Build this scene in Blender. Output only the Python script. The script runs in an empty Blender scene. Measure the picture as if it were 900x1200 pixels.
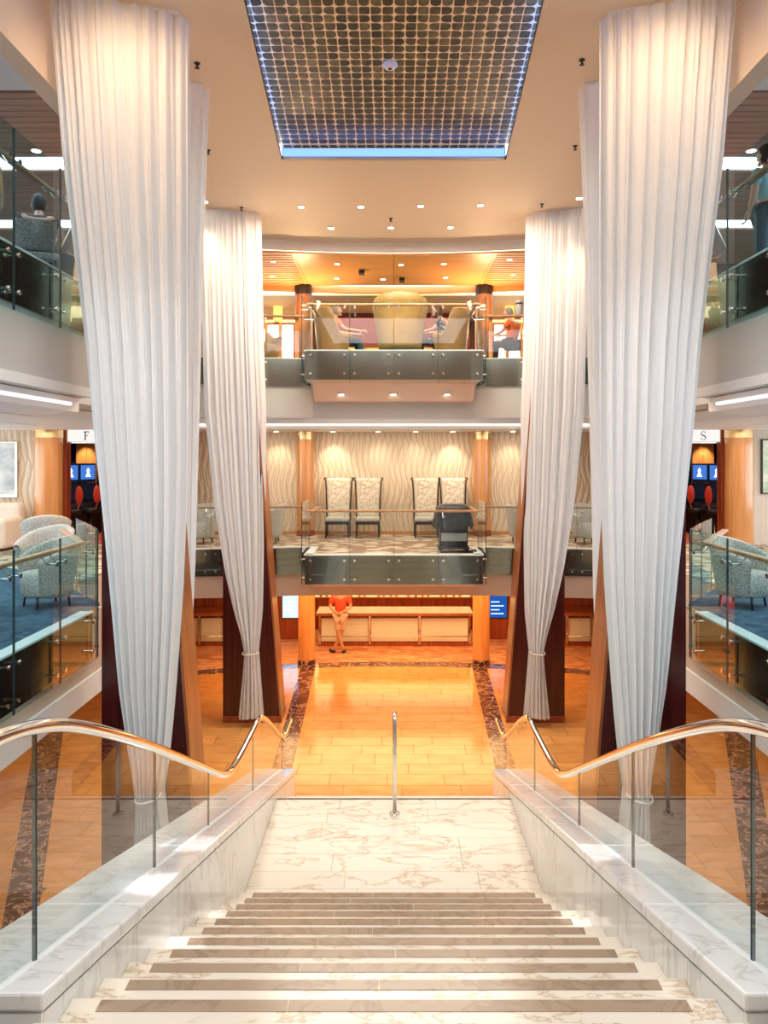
import bpy, bmesh, math, random
from mathutils import Vector, Matrix
R = random.Random(7)
S = bpy.context.scene
COL = S.collection
E = 4.75            # eye height above the main floor
CX, H, F = 461.5, 535.0, 870.0
# ---------------------------------------------------------------- camera, world, lights
cam = bpy.data.cameras.new('camera'); cam.sensor_width = 36; cam.lens = F/1200*36
cam.shift_x = -(CX-450)/1200; cam.shift_y = -(600-H)/1200; cam.clip_start = .05
co = bpy.data.objects.new('camera', cam); COL.objects.link(co)
co.location = (0, 0, E); co.rotation_euler = (math.pi/2, 0, 0); S.camera = co
S.view_settings.view_transform = 'Standard'; S.view_settings.look = 'None'
S.view_settings.exposure = 0.85; S.view_settings.gamma = 1; S.view_settings.use_curve_mapping = False
W = bpy.data.worlds.new('world'); S.world = W; W.use_nodes = True
W.node_tree.nodes['Background'].inputs[0].default_value = (.86, .94, 1, 1)
W.node_tree.nodes['Background'].inputs[1].default_value = 2.6
WARM = (1, .72, .42); SOFT = (1, .86, .70); COOL = (.80, .92, 1); AMB = (1, .55, .22)
def area(loc, sx, sy, power, color, rot=(0, 0, 0)):
    l = bpy.data.lights.new('area_light', 'AREA'); l.shape = 'RECTANGLE'; l.size = sx; l.size_y = sy
    l.energy = power; l.color = color
    o = bpy.data.objects.new('area_light', l); COL.objects.link(o); o.location = loc; o.rotation_euler = rot
    return o
def spot(loc, power, color, angle=80, blend=.6, rot=(0, 0, 0), r=.05):
    l = bpy.data.lights.new('spot_light', 'SPOT'); l.energy = power; l.color = color
    l.spot_size = math.radians(angle); l.spot_blend = blend; l.shadow_soft_size = r
    o = bpy.data.objects.new('spot_light', l); COL.objects.link(o); o.location = loc; o.rotation_euler = rot
    return o
area((0, 1.5, 9.0), 4.5, 5, 185, (.92, .96, 1))  # unseen soft fill light added above the stair head
for tx, ty, tz in ((1.325, 5.1, 1.95), (-1.42, 5.35, 2.0), (-1.325, 4.3, 2.2)):   # added tight beams imitating bright caustic patches on the stair walls
    v = Vector((tx*.55, ty-.8, 9.0)); dd = Vector((tx, ty, tz))-v
    spot(v, 900, (.9, .96, 1), 4.5, .5, dd.to_track_quat('-Z', 'Y').to_euler(), .03)                 # narrow added beam, one per bright patch
area((0, 12.6, 9.02), 4, 2.4, 190, SOFT)                        # atrium ceiling
area((0, 16.3, 8.8), 7, 1.6, 60, WARM)                          # wood ceiling zone, upper deck
for s in (-1, 1): spot((s*2.18, 17.45, 7.6), 150, (1, .66, .34), 160, 1, (math.radians(-150), 0, 0), .15)   # unseen uplights added at the upper columns to brighten the wood ceiling
area((0, 20, 8.6), 8, 2.4, 150, WARM)                            # upper lounge
area((0, 15.9, 5.25), 7, 1.2, 42, SOFT)                         # middle deck rear
area((0, 16.4, 1.95), 7, 2.6, 150, AMB)                          # bar zone on the main deck
area((0, 20.3, 1.9), 5, .6, 14, WARM)
for s in (-1, 1):
    area((s*6.0, 7.5, 8.25), 3, 8, 70, COOL)                    # upper side galleries
    area((s*6.0, 7.5, 5.25), 3, 8, 85, COOL)                    # middle side galleries
    area((s*6.2, 13.2, 5.25), 2, 2.4, 28, SOFT)
    area((s*6.8, 9, 2.0), 3, 9, 150, AMB)                       # main deck under the galleries
    area((s*6.2, 17, 5.2), 2, 2, 14, WARM)
    spot((s*2.3, 6.1, 9.05), 120, (1, .66, .40), 120, 1, (math.radians(38), 0, math.radians(-8*s)), .25)   # warm accent on the curtain heads
    spot((s*2.2, 12.0, 9.05), 60, (1, .62, .38), 120, 1, (math.radians(30), 0, math.radians(-25*s)), .06)                      # warm spot added toward the rear curtain heads
    spot((s*2.2, 2.8, 8.9), 330, COOL, 50, .7, (math.radians(38), 0, 0), .15)   # on the front curtains
# ---------------------------------------------------------------- node materials
MATS = {}
def base(name, color=(.8, .8, .8), rough=.5, metal=0, **kw):
    if name in MATS: return MATS[name]
    m = bpy.data.materials.new(name); m.use_nodes = True; MATS[name] = m
    b = m.node_tree.nodes['Principled BSDF']
    b.inputs['Base Color'].default_value = (*color, 1); b.inputs['Roughness'].default_value = rough
    b.inputs['Metallic'].default_value = metal
    for k, v in kw.items(): b.inputs[k].default_value = v
    return m
def tex(name, kind, c1, c2, scale=(1, 1, 1), tscale=5, rough=.5, metal=0, bump=0, lo=.35, hi=.65, world=True, distort=0, detail=3, rnd=0, c3=None, **kw):
    """base colour from one texture between two colours, optional relief and per-object shift"""
    if name in MATS: return MATS[name]
    m = base(name, c1, rough, metal, **kw); t = m.node_tree; N = t.nodes; L = t.links; b = N['Principled BSDF']
    if world: src = N.new('ShaderNodeNewGeometry').outputs['Position']
    else: src = N.new('ShaderNodeTexCoord').outputs['Object']
    mp = N.new('ShaderNodeMapping'); mp.inputs['Scale'].default_value = scale; L.new(src, mp.inputs['Vector'])
    if kind == 'noise':
        x = N.new('ShaderNodeTexNoise'); x.inputs['Scale'].default_value = tscale; x.inputs['Detail'].default_value = detail; x.inputs['Distortion'].default_value = distort; out = x.outputs[0]
    elif kind == 'wave':
        x = N.new('ShaderNodeTexWave'); x.inputs['Scale'].default_value = tscale; x.inputs['Distortion'].default_value = distort; x.inputs['Detail'].default_value = detail; out = x.outputs['Fac']
    elif kind == 'voronoi':
        x = N.new('ShaderNodeTexVoronoi'); x.inputs['Scale'].default_value = tscale; out = x.outputs['Distance']
    elif kind == 'vein':
        x = N.new('ShaderNodeTexNoise'); x.inputs['Scale'].default_value = tscale; x.inputs['Detail'].default_value = 8; x.inputs['Roughness'].default_value = .62; x.inputs['Distortion'].default_value = distort
        a = N.new('ShaderNodeMath'); a.operation = 'SUBTRACT'; a.inputs[1].default_value = .5; L.new(x.outputs[0], a.inputs[0])
        c = N.new('ShaderNodeMath'); c.operation = 'ABSOLUTE'; L.new(a.outputs[0], c.inputs[0]); out = c.outputs[0]
    L.new(mp.outputs[0], x.inputs['Vector'])
    r = N.new('ShaderNodeValToRGB'); e = r.color_ramp.elements
    e[0].position = lo; e[0].color = (*c1, 1); e[1].position = hi; e[1].color = (*c2, 1)
    if c3: q = e.new((lo+hi)/2); q.color = (*c3, 1)
    L.new(out, r.inputs[0]); col = r.outputs[0]
    if rnd:
        oi = N.new('ShaderNodeObjectInfo'); hs = N.new('ShaderNodeHueSaturation')
        mr = N.new('ShaderNodeMapRange'); mr.inputs[3].default_value = 1-rnd; mr.inputs[4].default_value = 1+rnd
        L.new(oi.outputs['Random'], mr.inputs[0]); L.new(mr.outputs[0], hs.inputs['Value']); L.new(col, hs.inputs['Color']); col = hs.outputs[0]
    L.new(col, b.inputs['Base Color'])
    if bump:
        bp = N.new('ShaderNodeBump'); bp.inputs['Strength'].default_value = bump; bp.inputs['Distance'].default_value = .02
        L.new(out, bp.inputs['Height']); L.new(bp.outputs[0], b.inputs['Normal'])
    return m
def emit(name, color, strength):
    if name in MATS: return MATS[name]
    m = bpy.data.materials.new(name); m.use_nodes = True; MATS[name] = m; n = m.node_tree.nodes; n.clear()
    e = n.new('ShaderNodeEmission'); e.inputs[0].default_value = (*color, 1); e.inputs[1].default_value = strength
    o = n.new('ShaderNodeOutputMaterial'); m.node_tree.links.new(e.outputs[0], o.inputs[0]); return m
def glassmat(name, tint, ior=1.5, gloss=(1, 1, 1)):
    m = bpy.data.materials.new(name); m.use_nodes = True; MATS[name] = m; n = m.node_tree.nodes; n.clear(); L = m.node_tree.links
    t = n.new('ShaderNodeBsdfTransparent'); t.inputs[0].default_value = (*tint, 1)
    g = n.new('ShaderNodeBsdfGlossy'); g.inputs['Roughness'].default_value = .0; g.inputs[0].default_value = (*gloss, 1)
    f = n.new('ShaderNodeFresnel'); f.inputs[0].default_value = ior
    ge = n.new('ShaderNodeNewGeometry'); mu = n.new('ShaderNodeMath'); mu.operation = 'MULTIPLY'; su = n.new('ShaderNodeMath'); su.operation = 'SUBTRACT'; su.inputs[0].default_value = 1; L.new(ge.outputs['Backfacing'], su.inputs[1]); L.new(su.outputs[0], mu.inputs[0]); L.new(f.outputs[0], mu.inputs[1])
    x = n.new('ShaderNodeMixShader'); L.new(mu.outputs[0], x.inputs[0]); L.new(t.outputs[0], x.inputs[1]); L.new(g.outputs[0], x.inputs[2])
    o = n.new('ShaderNodeOutputMaterial'); L.new(x.outputs[0], o.inputs[0]); return m
def clothmat(name, color, trans=.35):
    m = bpy.data.materials.new(name); m.use_nodes = True; MATS[name] = m; n = m.node_tree.nodes; n.clear(); L = m.node_tree.links
    d = n.new('ShaderNodeBsdfDiffuse'); d.inputs[0].default_value = (*color, 1)
    t = n.new('ShaderNodeBsdfTranslucent'); t.inputs[0].default_value = (*color, 1)
    g = n.new('ShaderNodeNewGeometry'); mp = n.new('ShaderNodeMapping'); mp.inputs['Scale'].default_value = (25, 25, 90)
    no = n.new('ShaderNodeTexNoise'); no.inputs['Scale'].default_value = 1; bp = n.new('ShaderNodeBump'); bp.inputs['Strength'].default_value = .12; bp.inputs['Distance'].default_value = .004
    L.new(g.outputs['Position'], mp.inputs[0]); L.new(mp.outputs[0], no.inputs[0]); L.new(no.outputs[0], bp.inputs['Height'])
    L.new(bp.outputs[0], d.inputs['Normal'])
    x = n.new('ShaderNodeMixShader'); x.inputs[0].default_value = trans; L.new(d.outputs[0], x.inputs[1]); L.new(t.outputs[0], x.inputs[2])
    o = n.new('ShaderNodeOutputMaterial'); L.new(x.outputs[0], o.inputs[0]); return m

M_glass = glassmat('clear_glass', (.955, .985, .98))
M_glassday = glassmat('daylight_tinted_glass', (.80, .93, .935))  # teal of daylight reflections put into the side railing tint
M_edge = base('glass_edge', (.025, .06, .06), .2)
M_steel = base('polished_steel', (.78, .76, .72), .12, 1)
M_chrome = base('chrome', (.85, .84, .82), .06, 1)
M_fascia = tex('brushed_steel_panel', 'noise', (.24, .235, .20), (.30, .29, .25), (3, 3, .4), 1, .15, 1)
M_wood = tex('honey_wood', 'noise', (.60, .24, .07), (.74, .34, .11), (14, 14, .7), 1.2, .22, 0, distort=.6, **{'Coat Weight': .5, 'Coat Roughness': .08})
M_woodred = tex('red_wood', 'noise', (.26, .045, .018), (.40, .085, .03), (10, 10, .8), 1.2, .25, distort=.5, **{'Coat Weight': .4, 'Coat Roughness': .1})
M_pyl = tex('pylon_edge_wood', 'noise', (.30, .095, .03), (.42, .15, .05), (10, 10, .7), 1.2, .28, distort=.6)
M_maroon = tex('dark_veneer', 'noise', (.050, .006, .006), (.085, .012, .011), (14, 14, .7), 1.1, .22, **{'Coat Weight': .3, 'Coat Roughness': .1})
M_rail = tex('rail_wood', 'noise', (.42, .20, .09), (.55, .28, .13), (4, 4, 4), 2, .3)
M_cream = base('cream_paint', (.90, .73, .55), .6)
M_white = base('white_paint', (.90, .89, .87), .5)
M_grey = base('grey_paint', (.60, .59, .56), .35)
M_beige = base('beige_paint', (.66, .52, .40), .5)
M_pink = base('pale_pink_paint', (.86, .68, .56), .5)
M_woodceil = tex('wood_ceiling_panel', 'noise', (.78, .35, .11), (.88, .44, .16), (1.2, 16, 16), 1, .35, distort=.4)
M_slat = tex('wood_slat', 'noise', (.52, .30, .19), (.62, .38, .26), (1, 20, 20), 1, .45, rnd=.08)
M_tile = tex('tan_stone_tile', 'noise', (.60, .265, .072), (.71, .34, .105), (1.2, 3, 1), 2.2, .13, rnd=.07, distort=.4, **{'Specular IOR Level': .55})
M_grout = base('grout', (.36, .19, .08), .7)
M_brownmarble = tex('brown_marble', 'vein', (.62, .38, .26), (.085, .033, .022), (1, 1, 1), 3.2, .12, distort=1.4, lo=.0, hi=.05, c3=(.16, .065, .045), rnd=.15)
M_marble = tex('white_marble', 'vein', (.58, .42, .27), (.83, .75, .63), (1, 2.4, 2.4), 1.3, .16, distort=.8, lo=.0, hi=.03, c3=(.78, .68, .55), rnd=.035)
M_marblewall = tex('white_marble_wall', 'vein', (.68, .65, .62), (.85, .84, .82), (1, 1.6, .5), 1.2, .10, distort=.7, lo=.0, hi=.03, c3=(.81, .80, .78), rnd=.03)
M_strip = tex('taupe_marble', 'vein', (.30, .20, .13), (.39, .275, .185), (1, 1, 1), 2.2, .22, distort=1.2, lo=0, hi=.04, rnd=.05)
M_gap = base('dark_joint', (.03, .035, .04), .5)
M_curtain = clothmat('sheer_curtain', (.93, .94, .95), .42)
M_cord = base('curtain_cord', (.72, .66, .60), .6)
M_carpet = tex('bar_carpet', 'noise', (.46, .12, .04), (.74, .42, .22), (.9, 4.5, 1), 1.6, .95, distort=2.5, detail=2, lo=.38, hi=.62, c3=(.60, .27, .11))
M_carpet2 = tex('deck_carpet', 'voronoi', (.76, .62, .46), (.34, .22, .14), (1.1, 2.2, 1), 2.6, .95, lo=.42, hi=.5)
M_blue = tex('blue_carpet', 'noise', (.02, .06, .12), (.07, .15, .22), (1, 1, 1), 5, .95, distort=1.5)
M_redcarpet = tex('red_carpet', 'noise', (.52, .05, .03), (.70, .22, .12), (1, 1, 1), 6, .95)
M_orangecarpet = tex('rust_carpet', 'noise', (.42, .11, .05), (.55, .20, .09), (1, 1, 1), 20, .95)
def wavewall():
    m = base('wavy_wall_panel', (.8, .66, .46), .42); t = m.node_tree; N = t.nodes; L = t.links
    g = N.new('ShaderNodeNewGeometry'); sp = N.new('ShaderNodeSeparateXYZ'); L.new(g.outputs['Position'], sp.inputs[0])
    def mth(op, a, b=None):
        n = N.new('ShaderNodeMath'); n.operation = op
        for i, v in enumerate((a, b)):
            if v is None: continue
            if isinstance(v, (int, float)): n.inputs[i].default_value = v
            else: L.new(v, n.inputs[i])
        return n.outputs[0]
    def fam(k, ph, sg, k2=6.5):
        w = mth('SINE', mth('ADD', mth('MULTIPLY', sp.outputs['Z'], k2), mth('MULTIPLY', sp.outputs['X'], 1.3)))
        w = mth('MULTIPLY', w, 1.25*sg)
        w = mth('ADD', w, mth('MULTIPLY', sp.outputs['Z'], 1.0*sg))
        return mth('ABSOLUTE', mth('SINE', mth('ADD', mth('ADD', mth('MULTIPLY', sp.outputs['X'], k), ph), w)))
    v = mth('MINIMUM', fam(25, 0, 1, 6.0), fam(22, 1.1, -1, 5.0))
    rp = N.new('ShaderNodeValToRGB'); e = rp.color_ramp.elements
    e[0].position = 0; e[0].color = (.58, .39, .22, 1); e[1].position = .32; e[1].color = (.84, .69, .50, 1)
    L.new(v, rp.inputs[0]); L.new(rp.outputs[0], N['Principled BSDF'].inputs['Base Color'])
    bp = N.new('ShaderNodeBump'); bp.inputs['Strength'].default_value = .7; bp.inputs['Distance'].default_value = .02
    L.new(v, bp.inputs['Height']); L.new(bp.outputs[0], N['Principled BSDF'].inputs['Normal']); return m
M_pattern = wavewall()
M_plainwall = tex('pale_wood_panel', 'noise', (.70, .60, .50), (.76, .66, .56), (20, 20, .5), 1, .5)
M_tan = tex('tan_leather', 'noise', (.30, .175, .05), (.36, .215, .065), (1, 1, 1), 9, .38, world=False)
M_weave = tex('pale_woven_fabric', 'voronoi', (.70, .66, .59), (.46, .42, .36), (1, 1, 1), 42, .8, bump=.5, lo=.1, hi=.7, world=False)
M_damask = tex('damask_fabric', 'noise', (.80, .70, .55), (.56, .44, .30), (1, 1, 1), 9, .7, distort=2.5, detail=4, lo=.45, hi=.56, world=False)
M_sofa = base('pale_leather', (.82, .71, .60), .45)
M_black = base('black_metal', (.012, .012, .014), .35)
M_blackcloth = tex('black_cover', 'noise', (.008, .010, .012), (.03, .034, .036), (1, 1, 1), 14, .45, bump=.5, world=False)
M_navy = base('navy_plastic', (.01, .03, .10), .25)
M_gold = base('gold_capital', (.85, .58, .28), .25, .9)
M_burg = base('burgundy_wall', (.17, .022, .015), .4)
M_frost = tex('frosted_bar_glass', 'wave', (.70, .72, .62), (.84, .86, .76), (0.01, .01, 1), 5, .35, distort=.4, lo=.3, hi=.7)
M_capiz = tex('olive_shell_tile', 'noise', (.035, .022, .008), (.20, .135, .045), (1, 1, 1), 7, .3, rnd=.65, lo=.3, hi=.8)
M_capizback = base('golden_backing', (.80, .58, .36), .5, 0, **{'Emission Color': (1, .68, .36, 1), 'Emission Strength': .10})   # faint glow added so the joints between the tiles look lit
M_greendk = base('dark_bottle', (.01, .03, .02), .1)
L_blue = emit('blue_led', (.08, .27, 1), 16)
L_white = emit('cool_cove', (.80, .87, 1), 5)
L_warm = emit('warm_cove', (1, .70, .36), 4)
L_down = emit('downlight_lens', (1, .88, .70), 22)
L_win = emit('lit_window', (1, .86, .62), 2.4)
L_sign = emit('sign_face', (1, .96, .90), .55)
L_screen = emit('slot_screen', (.05, .15, .50), .8)
L_screenw = emit('slot_screen_bright', (.6, .8, 1), 1.2)
L_tvl = emit('light_blue_screen', (.30, .62, 1), 1.6)
L_tvd = emit('deep_blue_screen', (.008, .05, .22), 1.2)
L_back = emit('back_bar_glow', (1, .60, .22), 2.2)
L_lamp = emit('lamp_shade_glow', (1, .52, .12), 1.3)
# ---------------------------------------------------------------- mesh helpers
class MB:
    def __init__(s): s.v = []; s.f = []
    def add(s, v, f):
        n = len(s.v); s.v += [tuple(p) for p in v]; s.f += [tuple(i+n for i in q) for q in f]; return s
    def box(s, x0, x1, y0, y1, z0, z1):
        return s.add([(x0, y0, z0), (x1, y0, z0), (x1, y1, z0), (x0, y1, z0), (x0, y0, z1), (x1, y0, z1), (x1, y1, z1), (x0, y1, z1)],
                     [(3, 2, 1, 0), (4, 5, 6, 7), (0, 1, 5, 4), (1, 2, 6, 5), (2, 3, 7, 6), (3, 0, 4, 7)])
    def prism(s, poly, z0, z1, axis='z'):
        n = len(poly)
        def P(p, h): return (p[0], p[1], h) if axis == 'z' else ((h, p[0], p[1]) if axis == 'x' else (p[0], h, p[1]))
        return s.add([P(p, z0) for p in poly]+[P(p, z1) for p in poly],
                     [tuple(range(n))[::-1], tuple(range(n, 2*n))]+[(i, (i+1) % n, (i+1) % n+n, i+n) for i in range(n)])
    def bar(s, p, q, w, h, up=(0, 0, 1)):
        p = Vector(p); q = Vector(q); d = (q-p).normalized(); u = Vector(up)
        sd = d.cross(u).normalized()*w/2; u2 = sd.cross(d).normalized()*h/2
        return s.add([p-sd-u2, p+sd-u2, p+sd+u2, p-sd+u2, q-sd-u2, q+sd-u2, q+sd+u2, q-sd+u2],
                     [(0, 1, 2, 3), (7, 6, 5, 4), (0, 4, 5, 1), (1, 5, 6, 2), (2, 6, 7, 3), (3, 7, 4, 0)])
    def tube(s, pts, r, n=10):
        pts = [Vector(p) for p in pts]; rs = r if isinstance(r, (list, tuple)) else [r]*len(pts); vs = []; u = None
        for i, p in enumerate(pts):
            t = (pts[min(i+1, len(pts)-1)]-pts[max(i-1, 0)]).normalized()
            if u is None: u = t.orthogonal().normalized()
            u = (u-t*u.dot(t)).normalized(); w = t.cross(u)
            vs += [p+(u*math.cos(a)+w*math.sin(a))*rs[i] for a in [2*math.pi*k/n for k in range(n)]]
        fs = [(i*n+k, i*n+(k+1) % n, (i+1)*n+(k+1) % n, (i+1)*n+k) for i in range(len(pts)-1) for k in range(n)]
        fs += [tuple(range(n))[::-1], tuple(range((len(pts)-1)*n, len(pts)*n))]
        return s.add(vs, fs)
    def lathe(s, prof, c=(0, 0, 0), n=20, sx=1, sy=1):
        vs = [(c[0]+r*sx*math.cos(2*math.pi*k/n), c[1]+r*sy*math.sin(2*math.pi*k/n), c[2]+z) for r, z in prof for k in range(n)]
        fs = [(i*n+k, i*n+(k+1) % n, (i+1)*n+(k+1) % n, (i+1)*n+k) for i in range(len(prof)-1) for k in range(n)]
        fs += [tuple(range(n))[::-1], tuple(range((len(prof)-1)*n, len(prof)*n))]
        return s.add(vs, fs)
    def disc_y(s, c, r, t, n=10):   # cylinder along an arbitrary axis t
        c = Vector(c); t = Vector(t); return s.tube([c, c+t], r, n)
    def sphere(s, c, r, n=12, m=8):
        r = (r, r, r) if not isinstance(r, (tuple, list)) else r
        prof = [(math.sin(math.pi*i/m), -math.cos(math.pi*i/m)) for i in range(m+1)]
        vs = [(c[0]+max(a, .001)*r[0]*math.cos(2*math.pi*k/n), c[1]+max(a, .001)*r[1]*math.sin(2*math.pi*k/n), c[2]+b*r[2]) for a, b in prof for k in range(n)]
        fs = [(i*n+k, i*n+(k+1) % n, (i+1)*n+(k+1) % n, (i+1)*n+k) for i in range(m) for k in range(n)]
        return s.add(vs, fs)
    def grid(s, fn, nu, nv, closed_u=False):
        vs = [fn(i/nu, j/nv) for j in range(nv+1) for i in range(nu+1)]; w = nu+1
        return s.add(vs, [(j*w+i, j*w+i+1, (j+1)*w+i+1, (j+1)*w+i) for j in range(nv) for i in range(nu)])
    def mesh(s, name, off=(0, 0, 0), smooth=False, fix=False):
        me = bpy.data.meshes.new(name); me.from_pydata([(a-off[0], b-off[1], c-off[2]) for a, b, c in s.v], [], s.f)
        if smooth: me.polygons.foreach_set('use_smooth', [True]*len(me.polygons))
        me.update()
        if fix:
            b = bmesh.new(); b.from_mesh(me); bmesh.ops.recalc_face_normals(b, faces=b.faces); b.to_mesh(me); b.free()
        return me
    def build(s, name, m, parent=None, smooth=False, local=False, bevel=0, solid=0, sub=0, auto=None):
        """parent's vertices are given in world coordinates unless local"""
        off = (0, 0, 0)
        if parent is not None and not local: off = ROOT[parent.name]
        own = None
        me = s.mesh(name, off, smooth, m.name in ('clear_glass', 'daylight_tinted_glass') or bevel > 0)
        me.materials.append(m)
        o = bpy.data.objects.new(name, me); COL.objects.link(o)
        if parent is not None: o.parent = parent
        ROOT[o.name] = off if not local else (0, 0, 0)
        if solid: q = o.modifiers.new('thickness', 'SOLIDIFY'); q.thickness = solid; q.offset = 0
        if bevel: q = o.modifiers.new('bevel', 'BEVEL'); q.width = bevel; q.segments = 2; q.limit_method = 'ANGLE'
        if sub: q = o.modifiers.new('sub', 'SUBSURF'); q.levels = q.render_levels = sub
        return o
ROOT = {}
def tag(o, label=None, cat=None, group=None, kind=None):
    if label: o['label'] = label
    if cat: o['category'] = cat
    if group: o['group'] = group
    if kind: o['kind'] = kind
    return o
def thing(name, label, cat, loc=(0, 0, 0), rz=0, group=None):
    o = bpy.data.objects.new(name, None); COL.objects.link(o); o.location = loc; o.rotation_euler.z = rz
    o.empty_display_size = .1; ROOT[o.name] = tuple(loc); return tag(o, label, cat, group)
def struct(mb, name, m, parent=None, **kw):
    o = mb.build(name, m, parent, **kw)
    if parent is None: o['kind'] = 'structure'
    return o
def dup(root, loc, rz, label, group=None, parent=None):
    c = root.copy(); COL.objects.link(c); c.parent = parent
    if parent is None:
        c.location = loc; c.rotation_euler.z = rz; c['label'] = label
        if group: c['group'] = group
    for ch in list(root.children): dup(ch, None, None, None, None, c)
    return c
def clip(poly, planes):
    for (a, b, c) in planes:       # keep a*x+b*y<=c
        out = []
        for i, p in enumerate(poly):
            q = poly[(i+1) % len(poly)]; dp = a*p[0]+b*p[1]-c; dq = a*q[0]+b*q[1]-c
            if dp <= 0: out.append(p)
            if (dp < 0 < dq) or (dq < 0 < dp):
                t = dp/(dp-dq); out.append((p[0]+(q[0]-p[0])*t, p[1]+(q[1]-p[1])*t))
        poly = out
        if len(poly) < 3: return []
    return poly
def parea(p): return abs(sum(p[i][0]*p[(i+1) % len(p)][1]-p[(i+1) % len(p)][0]*p[i][1] for i in range(len(p))))/2
def scr(x, y, z): return (CX+x*F/y, H-(z-E)*F/y)
def X(px, d): return (px-CX)*d/F
def Z(py, d): return E+(H-py)*d/F
def lerp(tab, t):
    if t <= tab[0][0]: return tab[0][1]
    for (a, va), (b, vb) in zip(tab, tab[1:]):
        if t <= b: return va+(vb-va)*(t-a)/(b-a)
    return tab[-1][1]
# ---------------------------------------------------------------- main floor
AC, AR = 2.9, 13.9                       # centre and radius of the dark marble arc
def circ_planes(r, yc=AC, n=24, a0=-75, a1=75):
    return [(math.sin(math.radians(a)), math.cos(math.radians(a)), r+yc*math.cos(math.radians(a))) for a in [a0+(a1-a0)*k/n for k in range(n+1)]]
fl = struct(MB().box(-10, 10, -3, 22, -.3, -.02), 'floor', M_grout)
ROOT[fl.name] = (0, 0, 0)
inner_in = lambda s, y: s*(1.55+.0405*(y-11.4))        # inner edge of the centre strips
def line_plane(x0, y0, x1, y1, keep_left):
    # half plane to the left/right of the directed line
    a = (y1-y0); b = -(x1-x0); c = a*x0+b*y0          # right side positive
    return (a, b, c) if keep_left else (-a, -b, -c)
arc_in = circ_planes(AR)
SI = [(1.29, 5), (1.777, 17)]; SO = [(1.58, 5), (2.107, 17)]      # centre strip inner / outer edge (x at y)
OI = [(2.62, 5), (7.2, 16.6)]; OO = [(2.92, 5), (7.75, 16.6)]     # outer strip edges
def pl(seg, s, keep_inner):
    (x0, y0), (x1, y1) = seg; return line_plane(s*x0, y0, s*x1, y1, keep_inner if s > 0 else not keep_inner)
tiles = []
def lay(planes, x0, x1, y0, y1):
    j = 0; y = y0
    while y < y1:
        x = x0-(j % 2)*.42-.1*(j % 3)
        while x < x1:
            g = .004; p = clip([(x+g, y+g), (x+.84-g, y+g), (x+.84-g, y+.372-g), (x+g, y+.372-g)], planes)
            if len(p) > 2 and parea(p) > .004: tiles.append(p)
            x += .84
        y += .372; j += 1
lay([pl(SI, 1, True), pl(SI, -1, True)]+arc_in, -2.2, 2.2, 9.6, 17)
for s in (1, -1):
    lay([pl(SO, s, False), pl(OI, s, True)]+arc_in, *((1.5, 7.5) if s > 0 else (-7.5, -1.5)), 5.2, 17)
    lay([pl(OO, s, False)]+arc_in, *((3, 9.6) if s > 0 else (-9.6, -3)), 5.2, 16)
def tile_score(p):
    cx = sum(q[0] for q in p)/len(p); cy = sum(q[1] for q in p)/len(p); sx, sy = scr(cx, cy, 0)
    if not (-20 < sx < 920 and sy < 1100): return 0
    if abs(cx) < 1.85 and cy < 9.6: return 0
    return parea(p)/cy**3
tiles.sort(key=tile_score, reverse=True)
rest = MB()
for i, p in enumerate(tiles):
    if i < 298 and tile_score(p) > 0: MB().prism(p, -.02, 0).build('tile', M_tile, fl)
    else: rest.prism(p, -.02, 0)
rest.build('tile', M_tile, fl)['kind'] = 'stuff'
for s in (1, -1):
    for (a, b, y0, y1, st) in ((SI, SO, 9.0, 16.85, .8), (OI, OO, 5.2, 16.6, 1.1)):
        y = y0
        while y < y1:
            ye = min(y+st, y1); g = .003
            fx = lambda seg, yy: s*(seg[0][0]+(seg[1][0]-seg[0][0])*(yy-seg[0][1])/(seg[1][1]-seg[0][1]))
            p = clip([(fx(a, y+g), y+g), (fx(b, y+g), y+g), (fx(b, ye-g), ye-g), (fx(a, ye-g), ye-g)], arc_in)
            if len(p) > 2: MB().prism(p, -.02, .001).build('marble_slab', M_brownmarble, fl)
            y = ye
for k in range(26):
    a0 = math.radians(-52+4*k+.02); a1 = math.radians(-52+4*(k+1)-.02)
    P = lambda r, a: (r*math.sin(a), AC+r*math.cos(a))
    MB().prism([P(AR+.01, a0), P(AR+.38, a0), P(AR+.38, a1), P(AR+.01, a1)], -.02, .001).build('marble_slab', M_brownmarble, fl)
mb = MB(); n = 40; pr = [((AR+.39)*math.sin(math.radians(-44+88*k/n)), AC+(AR+.39)*math.cos(math.radians(-44+88*k/n))) for k in range(n+1)]
for (xa, ya), (xb, yb) in zip(pr, pr[1:]): mb.prism([(xa, ya), (xb, yb), (xb, 21.5), (xa, 21.5)], -.02, .006)
struct(mb, 'floor', M_carpet)
# ---------------------------------------------------------------- staircase
YL0, YL1, ZL, WS = 6.36, 8.4, .87, 1.325
RUN, RISE = .33, .15
st = thing('staircase', 'wide white marble staircase with darker strips near each step edge', 'staircase', (0, 2.4, 0))
for k in range(1, 14):
    y = YL0-RUN*(k-1); z = ZL+RISE*k; y0 = y-RUN
    o = MB().box(-WS, WS, y0-.02, y, z-RISE-.02, z-.001).build('step', M_marble, st, bevel=.004)
    w = WS-.125
    c = R.uniform(-.5, .5); MB().box(-w, c-.0015, y-.078, y-.014, z-.004, z+.0015).build('step_strip', M_strip, st)
    MB().box(c+.0015, w, y-.078, y-.014, z-.004, z+.0015).build('step_strip', M_strip, st)
MB().box(-WS, WS, -1.5, YL0-RUN*12-.30, ZL+RISE*13-.02, 2.955).build('step', M_marble, st)
rows = [6.32, 6.66, 6.94, 7.25, 7.56, 7.87, 8.17, 8.40]
MB().box(-WS, WS, 6.33, 8.38, .02, ZL-.02).build('landing_base', M_marble, st)
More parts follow.
